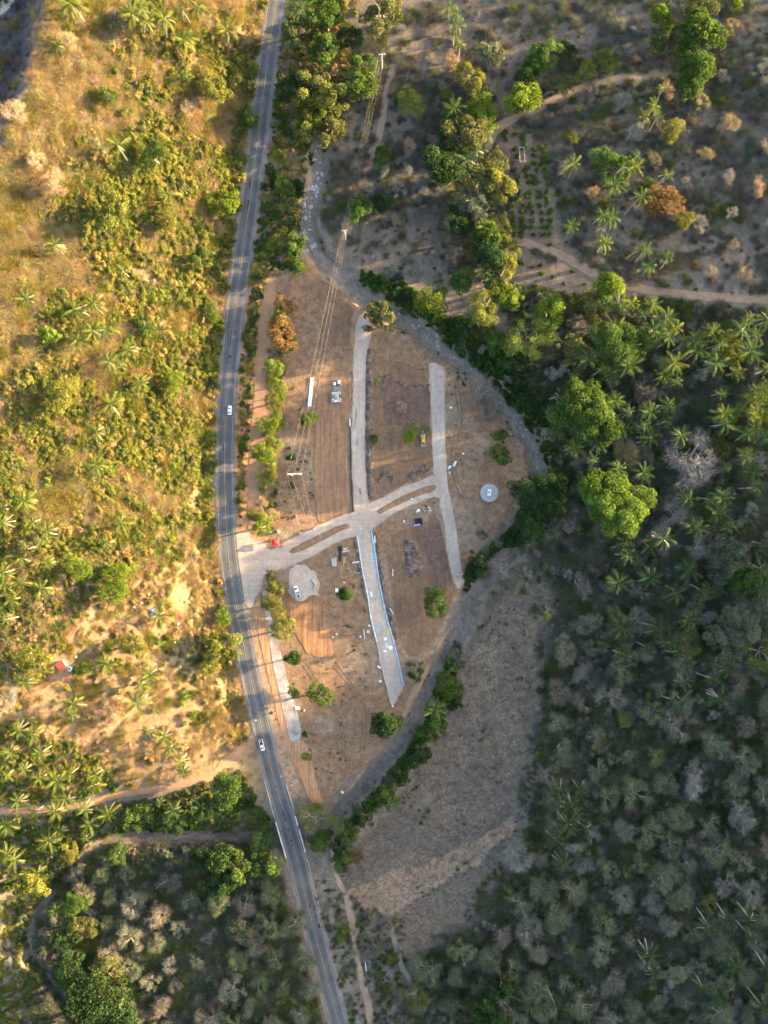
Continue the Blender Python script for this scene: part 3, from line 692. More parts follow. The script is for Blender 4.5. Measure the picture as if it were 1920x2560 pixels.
# ------------------------------------------------------------------ plant meshes
def quads(c, n, size, rng, asp=0.75):
    """Leaf quads centred on c, facing n."""
    k = len(c); n = n / (np.linalg.norm(n, axis=1)[:, None] + 1e-9)
    r = rng.normal(size=(k, 3)); a = np.cross(n, r); a /= np.linalg.norm(a, axis=1)[:, None] + 1e-9; b = np.cross(n, a)
    s = (size * rng.uniform(0.6, 1.35, k))[:, None] * 0.5
    a = a * s; b = b * s * asp
    V = np.stack([c - a - b * .5, c + a * .2 - b, c + a + b * .5, c - a * .2 + b], 1).reshape(-1, 3)
    return V, np.arange(4 * k).reshape(k, 4)
def slivers(c, d, ln, wd, rng):
    """Thin twig blades from c along d."""
    k = len(c); d = d / (np.linalg.norm(d, axis=1)[:, None] + 1e-9)
    r = rng.normal(size=(k, 3)); a = np.cross(d, r); a /= np.linalg.norm(a, axis=1)[:, None] + 1e-9
    l = (ln * rng.uniform(0.5, 1.4, k))[:, None]; a = a * wd * 0.5
    V = np.stack([c - a, c + a, c + d * l], 1).reshape(-1, 3)
    return V, np.arange(3 * k).reshape(k, 3)
def unit(rng, k, up=0.0):
    v = rng.normal(size=(k, 3)); v[:, 2] += up
    return v / np.linalg.norm(v, axis=1)[:, None]
def crown_mesh(name, seed, clumps, per, leaf, lob=0.42, flat_=0.75, spread=0.68, low=0.25):
    """Leafy crown of unit radius standing on z=0: many clumps of leaf faces with gaps between them."""
    rng = np.random.default_rng(seed); C = []; ph0 = rng.uniform(0, 6.28)
    while len(C) < clumps:
        p = unit(rng, 1)[0] * rng.uniform(0.3, 1) ** 0.5 * spread
        p[2] = abs(p[2]) * flat_ * 1.1 + low
        th = math.atan2(p[1], p[0]); p[:2] *= 1 + 0.20 * math.sin(2 * th + ph0) + 0.16 * math.sin(3 * th + 2.1 * ph0) + 0.1 * math.sin(5 * th - ph0)
        p[2] *= 1 + 0.18 * math.sin(th + ph0)
        if all(np.linalg.norm(p - q) > lob * 0.42 for q, _ in C): C.append((p, lob * rng.uniform(0.45, 1.25)))
    VV = []; FF = []; T = []; b = 0
    for p, r in C:
        k = int(per * (r / lob) ** 2)
        d = unit(rng, k, 0.35); rad = r * rng.uniform(0.55, 1.0, k) ** 0.6
        c = p + d * rad[:, None] * np.array([1, 1, 0.85])
        V, F = quads(c, d * 0.6 + rng.normal(size=(k, 3)) * 0.7, leaf, rng)
        VV.append(V); FF.append(F + b); b += len(V)
        T.append(rng.uniform(0.62, 1.25) * rng.uniform(0.7, 1.3, k)[:, None] * (1 + np.array([0.10, 0.0, -0.12]) * rng.normal(size=(k, 1)) * 0.9))
    return npmesh(name, np.concatenate(VV), np.concatenate(FF), np.clip(np.concatenate(T), 0.25, 2))
def branches(rng, depth=4, spread=0.75, n0=6, h0=0.35, ln0=0.5):
    """Skeleton of a bare tree of unit radius: list of (start, end, radius0, radius1) and twig tips."""
    S = []; tips = []
    S.append((np.array([0, 0, 0.]), np.array([rng.normal() * .03, rng.normal() * .03, h0]), 0.045, 0.034))
    def grow(p, d, ln, r, k):
        q = p + d * ln; S.append((p, q, r, r * 0.62)); 
        if k == 0: tips.append((q, d)); return
        tips.append(((p + q) / 2, d))
        for _ in range(rng.integers(2, 4)):
            nd = d + rng.normal(size=3) * 0.52; nd[2] = nd[2] * 0.8 + 0.12; nd /= np.linalg.norm(nd)
            grow(q, nd, ln * rng.uniform(0.62, 0.85), r * 0.6, k - 1)
    for i in range(n0):
        a = 2 * math.pi * (i + rng.uniform(-.3, .3)) / n0; t = rng.uniform(0.35, 1.0) * spread
        d = np.array([math.cos(a) * t, math.sin(a) * t, rng.uniform(0.35, 0.8)]); d /= np.linalg.norm(d)
        grow(S[0][1] * rng.uniform(0.7, 1), d, ln0 * rng.uniform(.7, 1.1) * 0.62, 0.03, depth)
    return S, tips
def skeleton_mesh(name, S, minr=0.0):
    mb = MB()
    for a, b_, r0, r1 in S:
        if r0 >= minr: mb.tube([a, b_], [r0, r1], 5 if r0 > 0.015 else 3, False)
    V = np.array(mb.V); F = mb.F
    me = bpy.data.meshes.new(name); me.from_pydata(mb.V, [], F)
    a = me.color_attributes.new('v', 'FLOAT_COLOR', 'CORNER'); n = len(me.loops)
    a.data.foreach_set('color', np.ones(n * 4, np.float32)); me.update()
    return me
def dry_crown(name, seed, tw, ln, wd, leaves=0, leaf=0.05, depth=4, spread=0.75, green=None):
    """Twig cloud of a leafless or nearly leafless tree, plus its limbs as a second mesh."""
    rng = np.random.default_rng(seed); S, tips = branches(rng, depth, spread)
    P = np.array([t[0] for t in tips]); D = np.array([t[1] for t in tips])
    k = rng.integers(0, len(P), tw)
    c = P[k] + rng.normal(size=(tw, 3)) * 0.05; d = D[k] + rng.normal(size=(tw, 3)) * 0.75
    V, F = slivers(c, d, ln, wd, rng); T = rng.uniform(0.7, 1.3, (tw, 1)) * np.ones((1, 3))
    if leaves:
        k = rng.integers(0, len(P), leaves); c2 = P[k] + rng.normal(size=(leaves, 3)) * 0.07
        V2, F2 = quads(c2, unit(rng, leaves, 0.5), leaf, rng)
        F2t = np.concatenate([F2[:, :3], F2[:, [0, 2, 3]]]); T2 = rng.uniform(0.7, 1.3, (leaves, 1)) * np.array([green if green is not None else (1, 1, 1)])
        V = np.concatenate([V, V2]); F = np.concatenate([F, F2t + len(c) * 3]); T = np.concatenate([T, T2, T2])
    tw_me = npmesh(name, V, F, T)
    sk = skeleton_mesh(name + '_limbs', S, 0.006)
    return tw_me, sk
def trunk_mesh(name, seed):
    """Tapered trunk with limbs reaching into a unit crown (crown base at z=0, trunk down to z=-1)."""
    rng = np.random.default_rng(seed); mb = MB()
    lean = rng.normal(size=2) * 0.06
    mb.tube([(0, 0, -1.05), (lean[0] * .4, lean[1] * .4, -0.5), (lean[0], lean[1], 0.05), (lean[0] * 1.3, lean[1] * 1.3, 0.4)], [0.11, 0.075, 0.06, 0.035], 7)
    for i_ in range(5):
        a = 2 * math.pi * i_ / 5 + rng.uniform(-.4, .4); r = rng.uniform(.45, .7)
        s = Vector((lean[0], lean[1], rng.uniform(-.25, .15))); e = Vector((math.cos(a) * r, math.sin(a) * r, rng.uniform(.35, .7)))
        mid = s.lerp(e, .5) + Vector((0, 0, -.06)); mb.tube([s, mid, e], [0.045, 0.03, 0.012], 5)
    return mb.mesh(name, 0, True)

TRUNKS = [trunk_mesh('trunk', 100 + i_) for i_ in range(3)]
CROWN = {
    'round': [crown_mesh('crown_round', 1, 36, 190, 0.082, 0.29, 0.85, 0.74), crown_mesh('crown_round', 2, 32, 200, 0.082, 0.30, 0.9, 0.74)],
    'lobed': [crown_mesh('crown_lobed', 3, 24, 230, 0.082, 0.28, 0.8, 0.82), crown_mesh('crown_lobed', 4, 22, 240, 0.082, 0.28, 0.75, 0.84)],
    'airy': [crown_mesh('crown_airy', 5, 40, 150, 0.072, 0.26, 0.6, 0.88, 0.2), crown_mesh('crown_airy', 6, 44, 140, 0.072, 0.25, 0.6, 0.9, 0.2), crown_mesh('crown_airy', 9, 36, 160, 0.072, 0.27, 0.7, 0.88, 0.2)],
    'big': [crown_mesh('crown_big', 7, 95, 300, 0.046, 0.20, 0.60, 0.86), crown_mesh('crown_big', 8, 85, 320, 0.046, 0.21, 0.60, 0.86)],
}
for v_ in CROWN.values():
    for q in v_: q.materials.append(M['leaf'])
DRY = {
    'bare': [dry_crown('bare_twigs', 31 + i_, 1900, 0.20, 0.012, depth=4) for i_ in range(4)],
    'dust': [dry_crown('dry_twigs', 41 + i_, 3000, 0.18, 0.012, 500, 0.05, 4, 0.85, (0.65, 0.8, 0.5)) for i_ in range(4)],
    'fine': [dry_crown('fine_twigs', 51 + i_, 3000, 0.15, 0.012, 1500, 0.05, 4, 0.9, (0.75, 0.95, 0.5)) for i_ in range(3)],
}
for v_ in DRY.values():
    for q, s in v_: q.materials.append(M['twig']); s.materials.append(M['twig'])
for q in TRUNKS: q.materials.append(M['bark'])

# palm fronds: a bent midrib with a comb of leaflets
def frond_mesh(name, seed, rise, droop, leaf=0.13, n=14, ragged=0.0):
    rng = np.random.default_rng(seed)
    def mid(t):
        x = t * (1 - 0.16 * droop * t); z = rise * t - droop * t * t * 0.62
        return np.array([x, 0, z])
    V = []; F = []; T = []
    for s in (-1, 1):
        for k in range(n):
            t = 0.13 + 0.85 * k / (n - 1); p = mid(t); q = mid(min(1.0, t + 0.062)); l = leaf * (0.45 + 1.15 * math.sin(math.pi * min(1, 0.18 + t * 0.78))) * rng.uniform(0.85, 1.15) * (1 - ragged * rng.uniform(0, .6))
            b = len(V); fw = 0.55 + 0.35 * t
            tip = (p + q) / 2 + np.array([l * fw, s * l * (1.05 - 0.3 * t), -l * (0.42 + 0.25 * droop)])
            V += [p, q, tip]; F.append((b, b + 1, b + 2) if s > 0 else (b, b + 2, b + 1)); T.append(rng.uniform(0.75, 1.25))
    m_ = 5
    for k in range(m_):
        a, c_ = mid(k / m_), mid((k + 1) / m_); w0 = 0.016 * (1 - k / m_) + 0.005; w1 = 0.016 * (1 - (k + 1) / m_) + 0.005; b = len(V)
        up = np.array([0, 0, 0.012])
        V += [a + [0, -w0, 0] + up, a + [0, w0, 0] + up, c_ + [0, w1, 0] + up, c_ + [0, -w1, 0] + up]
        F += [(b, b + 1, b + 2), (b, b + 2, b + 3)]; T += [1.35, 1.35]
    me = npmesh(name, np.array(V), np.array(F), np.array(T)); me.materials.append(M['leaf']); return me
FROND = [frond_mesh('frond', 61, 0.35, 0.75), frond_mesh('frond', 62, 0.25, 0.95), frond_mesh('frond', 63, 0.5, 1.15, 0.115), frond_mesh('frond', 64, 0.2, 0.6, 0.135)]
DEAD = [frond_mesh('dead_frond', 65, -0.1, 0.6, 0.075, 10, 0.7), frond_mesh('dead_frond', 66, 0.0, 0.8, 0.07, 10, 0.7)]
def palm_trunk(seed):
    rng = np.random.default_rng(seed); dx, dy = rng.normal(size=2) * 0.13
    P = [(dx * t ** 1.7, dy * t ** 1.7, t * 1.02 - 0.02) for t in (0, .12, .3, .5, .7, .85, 1.0)]
    mb = MB().tube(P, [0.030, 0.022, 0.019, 0.018, 0.018, 0.019, 0.026], 7)
    me = mb.mesh('palm_trunk', 0, True); me.materials.append(M['palm_bark']); return me, P[-1]
PTRUNK = [palm_trunk(70 + i_) for i_ in range(5)]

# low scrub
def bush_mesh(name, seed, k, leaf):
    rng = np.random.default_rng(seed); VV = []; FF = []; T = []; b = 0
    for _ in range(7):
        p = np.array([rng.normal() * .42, rng.normal() * .42, rng.uniform(.2, .55)]); r = rng.uniform(.32, .52)
        d = unit(rng, k, .4); c_ = p + d * (r * rng.uniform(.5, 1, k))[:, None]; c_[:, 2] = np.abs(c_[:, 2])
        V, F = quads(c_, d + rng.normal(size=(k, 3)) * .5, leaf, rng); VV.append(V); FF.append(F + b); b += len(V); T.append(rng.uniform(.8, 1.15) * rng.uniform(.7, 1.3, k))
    return npmesh(name, np.concatenate(VV), np.concatenate(FF), np.concatenate(T))
def twig_mesh(name, seed, k, ln, wd, up=0.6, lf=0):
    rng = np.random.default_rng(seed)
    c_ = rng.normal(size=(k, 3)) * np.array([.4, .4, .16]); c_[:, 2] = np.abs(c_[:, 2])
    d = c_ * np.array([1.2, 1.2, .4]) + np.array([0, 0, up]) + rng.normal(size=(k, 3)) * .45; d[:, 2] = np.abs(d[:, 2]) * .8
    V, F = slivers(c_, d, ln, wd, rng); T = rng.uniform(.65, 1.35, (k, 1)) * np.ones((1, 3))
    if lf:
        c2 = rng.normal(size=(lf, 3)) * np.array([.45, .45, .22]); c2[:, 2] = np.abs(c2[:, 2]) + .25
        V2, F2 = quads(c2, unit(rng, lf, .6), .12, rng); F2 = np.concatenate([F2[:, :3], F2[:, [0, 2, 3]]]); T2 = rng.uniform(.6, 1.2, (lf, 1)) * np.array([[0.75, 0.95, 0.55]])
        V = np.concatenate([V, V2]); F = np.concatenate([F, F2 + k * 3]); T = np.concatenate([T, T2, T2])
    return npmesh(name, V, F, T)
PROTO = [bush_mesh('leafy_bush', 81, 120, .155), bush_mesh('leafy_bush', 82, 105, .165), bush_mesh('leafy_bush', 83, 130, .15),
         twig_mesh('dry_bush', 84, 640, .62, .034), twig_mesh('dry_bush', 85, 700, .58, .034), twig_mesh('dry_bush', 86, 600, .66, .036),
         twig_mesh('half_dry_bush', 87, 420, .6, .036, .6, 200), twig_mesh('half_dry_bush', 88, 400, .6, .036, .6, 240),
         twig_mesh('grass_tuft', 89, 40, .55, .07, 1.0), twig_mesh('grass_tuft', 90, 34, .5, .08, 1.2)]
PCOL = bpy.data.collections.new('scrub_kinds')
for i_, q in enumerate(PROTO):
    q.materials.append(M['scrub']); PCOL.objects.link(bpy.data.objects.new('kind_%02d' % i_, q))
def scatter_tree():
    ng = bpy.data.node_groups.new('scatter', 'GeometryNodeTree')
    ng.interface.new_socket('Geometry', in_out='INPUT', socket_type='NodeSocketGeometry'); ng.interface.new_socket('Geometry', in_out='OUTPUT', socket_type='NodeSocketGeometry')
    N_ = ng.nodes; gi = N_.new('NodeGroupInput'); go = N_.new('NodeGroupOutput')
    ci = N_.new('GeometryNodeCollectionInfo'); ci.inputs[0].default_value = PCOL; ci.inputs[1].default_value = True; ci.inputs[2].default_value = True
    ip = N_.new('GeometryNodeInstanceOnPoints'); ip.inputs['Pick Instance'].default_value = True
    def attr(nm, ty):
        n = N_.new('GeometryNodeInputNamedAttribute'); n.data_type = ty; n.inputs[0].default_value = nm; return n.outputs[0]
    ng.links.new(gi.outputs[0], ip.inputs['Points']); ng.links.new(ci.outputs[0], ip.inputs['Instance'])
    ng.links.new(attr('idx', 'INT'), ip.inputs['Instance Index']); ng.links.new(attr('rot', 'FLOAT_VECTOR'), ip.inputs['Rotation']); ng.links.new(attr('scl', 'FLOAT_VECTOR'), ip.inputs['Scale'])
    ng.links.new(ip.outputs[0], go.inputs[0])
    return ng
SCATTER = scatter_tree()
def stuff(name, label, X, Y, size, idx, tint, hk=0.8):
    n = len(X); z = hz(X, Y) - 0.03
    me = bpy.data.meshes.new(name); me.vertices.add(n); me.vertices.foreach_set('co', np.column_stack([X, Y, z]).astype(np.float32).ravel())
    def put(nm, ty, key, a): me.attributes.new(nm, ty, 'POINT').data.foreach_set(key, a)
    put('idx', 'INT', 'value', np.asarray(idx, np.int32))
    put('rot', 'FLOAT_VECTOR', 'vector', np.column_stack([RNG.normal(size=n) * .08, RNG.normal(size=n) * .08, RNG.uniform(0, 6.28, n)]).astype(np.float32).ravel())
    put('scl', 'FLOAT_VECTOR', 'vector', np.column_stack([size, size, size * hk * RNG.uniform(.7, 1.2, n)]).astype(np.float32).ravel())
    put('tint', 'FLOAT_VECTOR', 'vector', np.asarray(tint, np.float32).ravel())
    o = link(name, me); md = o.modifiers.new('scatter', 'NODES'); md.node_group = SCATTER
    return tag(o, label, None, None, 'stuff')

# ------------------------------------------------------------------ plants
TINT = {'D': (0.042, 0.076, 0.026), 'G': (0.082, 0.132, 0.030), 'L': (0.165, 0.225, 0.032), 'Y': (0.180, 0.188, 0.040), 'O': (0.125, 0.136, 0.048),
        'R': (0.200, 0.128, 0.055), 'P': (0.120, 0.138, 0.088), 'W': (0.172, 0.162, 0.140), 'B': (0.235, 0.222, 0.205), 'T': (0.330, 0.240, 0.140), 'K': (0.150, 0.132, 0.112)}
WORD = {'D': 'dark green', 'G': 'mid green', 'L': 'bright lime green', 'Y': 'golden olive', 'O': 'dull olive', 'R': 'rust orange', 'P': 'grey green', 'B': 'pale grey leafless', 'T': 'tan leafless', 'K': 'brown leafless', 'W': 'grey brown leafless'}
FORM = {'round': 'dense round crown', 'lobed': 'lobed crown', 'airy': 'loose airy crown', 'big': 'broad domed crown', 'bare': 'bare branches', 'dust': 'dry twiggy crown', 'fine': 'fine twiggy crown'}
LANDMARK = [((575, 1026), 'the white car'), ((655, 1860), 'the pickup on the highway'), ((742, 1478), 'the parked pickup'), ((689, 1355), 'the red tent'), ((153, 1665), 'the red roofed hut'),
            ((380, 1535), 'the blue tarp'), ((727, 2092), 'the highway bridge'), ((1057, 1095), 'the yellow loader'), ((1223, 1232), 'the round concrete pad'), ((1660, 498), 'the orange crowned tree'),
            ((1303, 392), 'the wooden orchard frame'), ((955, 135), 'the uppermost power pole'), ((736, 1185), 'the two legged power pole'), ((1311, 247), 'the lime tree at the track bend'),
            ((1547, 1252), 'the largest lime green tree'), ((1465, 1033), 'the broad green dome tree'), ((1724, 1165), 'the largest leafless tree'), ((1886, 999), 'the big golden tree at right edge'),
            ((1315, 856), 'the pale golden tree beside the creek'), ((785, 470), 'the creek boulders'), ((600, 1885), 'the western track mouth'), ((0, 0), 'the top left corner'), ((0, 2560), 'the bottom left corner'),
            ((1920, 2560), 'the bottom right corner'), ((1920, 0), 'the top right corner'), ((0, 1280), 'the middle of the left edge'), ((1920, 1500), 'the right edge halfway down'), ((964, 1808), 'the lower lane tip'),
            ((1151, 1470), 'the right lane tip'), ((840, 985), 'the concrete box stack'), ((775, 980), 'the white pipe bundle'), ((1920, 748), 'where the eastern track leaves'), ((0, 2026), 'where the western track leaves'),
            ((847, 2560), 'where the highway leaves below'), ((691, 0), 'where the highway leaves above'), ((929, 2560), 'where the southern track leaves'), ((900, 790), 'the upper end of left lane'), ((1092, 910), 'the upper end of right lane')]
ORD = ['closest', 'second closest', 'third closest', 'fourth closest', 'fifth closest', 'sixth closest', 'seventh closest', 'eighth closest', 'ninth closest', 'tenth closest', 'eleventh closest', 'twelfth closest'] + ['%dth closest' % k for k in range(13, 60)]
def locate(points):
    """For each plan point of one kind a phrase no other shares: its rank by distance on one side of a landmark."""
    P = np.array(points, float); best = [(99, 1e9, '')] * len(P)
    for (lx, ly), nm in LANDMARK:
        dx, dy = P[:, 0] - lx, P[:, 1] - ly; side = np.where(np.abs(dx) > np.abs(dy), np.where(dx < 0, 0, 1), np.where(dy < 0, 2, 3)); d = np.hypot(dx, dy)
        for s, w in enumerate(('left of', 'right of', 'above', 'below')):
            idx = np.where(side == s)[0]
            for rk, j in enumerate(idx[np.argsort(d[idx])]):
                if (rk, d[j]) < best[j][:2]: best[j] = (rk, d[j], '%s %s %s' % (ORD[min(rk, len(ORD) - 1)], w, nm))
    return [b[2] for b in best]
def jitter(c, a=0.12):
    k = 1 + random.uniform(-a, a); h = random.uniform(-a, a) * .5
    return (c[0] * k * (1 + h), c[1] * k, c[2] * k * (1 - h), 1)

PALMS = [(166, 15), (332, 23), (359, 19), (366, 50), (409, 38), (490, 8), (567, 73), (463, 91), (463, 181), (141, 112), (299, 359), (419, 486), (131, 617), (465, 31),
         (750, 23), (1130, 28), (1138, 52), (1126, 2), (1153, 100), (1138, 77), (1149, 266), (1211, 320), (1168, 390), (1203, 378), (1199, 559), (1240, 605),
         (1666, 216), (1639, 262), (1623, 293), (1646, 293), (1594, 384), (1598, 411), (1546, 417), (1436, 417), (1660, 440), (1531, 459), (1589, 501), (1508, 525), (1438, 550), (1523, 552), (1517, 606), (1589, 621), (1673, 633), (1614, 628),
         (307, 677), (62, 742), (191, 767), (228, 752), (183, 856), (222, 829), (266, 829), (326, 868), (272, 906), (296, 916), (343, 960), (276, 1018), (235, 1080), (237, 1172), (64, 1257), (4, 1273),
         (1230, 663), (1233, 692), (1216, 675), (1178, 802), (1101, 1780)]
def tile(ox, oy, L_): return [(ox + x / 2.592, oy + y / 2.592) for x, y in L_]
PALMS += tile(1280, 640, [(870, 40), (1030, 20), (770, 310), (670, 320), (840, 345), (905, 335), (620, 300), (990, 410), (645, 440), (500, 480), (880, 470), (960, 500), (1060, 480), (1160, 540), (1230, 565), (1100, 585), (1020, 545), (1310, 460), (1340, 560),
    (1460, 470), (1530, 430), (1650, 380), (1570, 475), (1300, 640), (1190, 640), (490, 660), (765, 700), (1040, 690), (575, 740), (650, 790), (440, 780), (970, 780), (1100, 810), (700, 920), (745, 1010), (730, 1090), (285, 900), (1320, 700), (1460, 740),
    (1560, 640), (1640, 720), (1360, 880), (1390, 980), (1000, 970), (920, 1020), (1000, 1070), (880, 1095), (895, 1160), (320, 1130), (430, 1260), (540, 1330), (580, 1230), (700, 1370), (1120, 1180), (1390, 1090), (1640, 1180), (1530, 1180),
    (1550, 1310), (1400, 1400), (1570, 1390), (1560, 1500), (1370, 1570), (1160, 1600), (1280, 1560), (880, 1400), (1350, 1640), (1620, 1100)])
PALMS += tile(1280, 1280, [(745, 170), (730, 285), (1035, 190), (920, 220), (1170, 70), (1225, 145), (1450, 120), (1345, 95), (1640, 200), (1620, 340), (1130, 370), (690, 490), (880, 460), (1060, 490), (1240, 490), (255, 630),
    (710, 750), (970, 745), (1170, 740), (860, 870), (740, 940), (1020, 840), (1050, 930), (1150, 970), (1380, 1020), (1270, 1080), (1115, 1110), (1025, 1230), (1340, 1220), (1640, 530)])
PALMS += tile(1280, 1920, [(310, 150), (430, 130), (400, 215), (355, 275), (430, 320), (340, 355), (450, 400), (310, 490), (330, 640), (1400, 960), (1280, 1010), (1560, 980), (1540, 1090), (880, 1210), (890, 1330), (1470, 1290), (1640, 1250), (90, 1560), (1260, 1440), (1350, 1480), (1610, 1530), (270, 1540)])
PALMS += tile(0, 1280, [(40, 60), (210, 50), (310, 150), (770, 80), (700, 200), (110, 290), (320, 330), (280, 500), (60, 570), (10, 500), (150, 470), (50, 700), (20, 390), (1035, 660), (690, 980), (970, 1050), (885, 1130), (880, 1250), (460, 1230), (460, 1350),
    (1075, 1470), (1085, 1545), (960, 1420), (1170, 1610), (120, 1440), (60, 1560), (270, 1560), (20, 1610), (200, 1470), (150, 1110)])
PALMS += tile(0, 1920, [(240, 90), (340, 80), (470, 30), (620, 50), (610, 130), (420, 210), (100, 210), (230, 290), (335, 310), (530, 250), (40, 380), (680, 290), (570, 380), (380, 430), (290, 480), (550, 460), (90, 600), (30, 560), (245, 680), (1180, 20),
    (1040, 240), (1120, 280), (1300, 270), (370, 930), (150, 20), (20, 60)])
YOUNG = tile(0, 1280, [(1000, 190), (920, 240), (1110, 180), (1000, 270), (1100, 480), (1100, 540), (770, 670), (820, 680), (950, 985), (1005, 1290), (1190, 1240), (580, 540), (610, 410), (980, 420), (1230, 880), (1030, 860), (1210, 1195), (860, 355)]) + [(938, 957), (281, 1171), (1623, 1742), (1068, 1072)]
def palm(px, py, hgt, fl, col, n, label, group, dead=3, young=False):
    tr, tip = PTRUNK[random.randrange(len(PTRUNK))]
    a = random.uniform(0, 6.28)
    b = g1(px, py, hgt + fl * 0.12)
    root = empty('palm_tree', (b.x, b.y, b.z - 0.15), a)
    link('trunk', tr, None, root, scale=(hgt * .8 + 4, hgt * .8 + 4, hgt))
    tp = Vector((tip[0] * (hgt * .8 + 4), tip[1] * (hgt * .8 + 4), tip[2] * hgt))
    sh = random.uniform(-14, 12); f0 = random.randrange(4)
    for k in range(n):
        u = k / n; ph = k * 2.399963 + random.uniform(-.15, .15)
        pitch = math.radians(66 + sh - 78 * u + random.uniform(-12, 12))
        me = FROND[(f0 + random.choice((0, 0, 1, 2))) % len(FROND)]
        o = link('frond', me, None, root, tp, (random.uniform(-.35, .35), -pitch + 0.25, ph), fl * random.uniform(.85, 1.1) * (0.82 + 0.25 * u))
        t = jitter(col, .22); o.color = t if u < .7 else (t[0] * 1.25, t[1] * 1.05, t[2] * 1.3, 1)
    for k in range(dead):
        o = link('dead_frond', DEAD[k % 2], None, root, tp - Vector((0, 0, .2)), (random.uniform(-.4, .4), random.uniform(.1, .5), random.uniform(0, 6.28)), fl * random.uniform(.75, .95))
        o.color = jitter((0.36, 0.32, 0.27), .2)
    return tag(root, label, 'palm', group)
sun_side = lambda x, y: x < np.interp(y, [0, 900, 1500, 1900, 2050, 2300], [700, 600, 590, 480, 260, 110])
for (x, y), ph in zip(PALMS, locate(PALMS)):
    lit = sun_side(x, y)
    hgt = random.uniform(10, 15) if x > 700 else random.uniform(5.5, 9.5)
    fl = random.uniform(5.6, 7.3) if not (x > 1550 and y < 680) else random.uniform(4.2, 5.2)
    col = (0.098, 0.128, 0.028) if lit or random.random() < .25 else (0.060, 0.098, 0.030)  # palms on the lit side carry the sun in a yellower frond colour
    if x > 1280 and y > 1280: col = (0.040, 0.066, 0.027)  # deep shade of the lower right wood put into the frond colour
    spec = abs(x - 1679) < 4 and abs(y - 1353) < 5
    tan = abs(x - 1619.5) < 3 and abs(y - 2386.8) < 3
    if spec: hgt = 19
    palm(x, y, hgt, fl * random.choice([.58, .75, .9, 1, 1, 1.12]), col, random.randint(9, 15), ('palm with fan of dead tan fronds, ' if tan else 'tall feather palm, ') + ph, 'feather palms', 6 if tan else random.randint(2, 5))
for (x, y), ph in zip(YOUNG, locate(YOUNG)):
    palm(x, y, random.uniform(1.2, 2.2), random.uniform(2.2, 3.0), (0.12, 0.20, 0.035), 9, 'small young palm with short stem, ' + ph, 'young palms', 1, True)

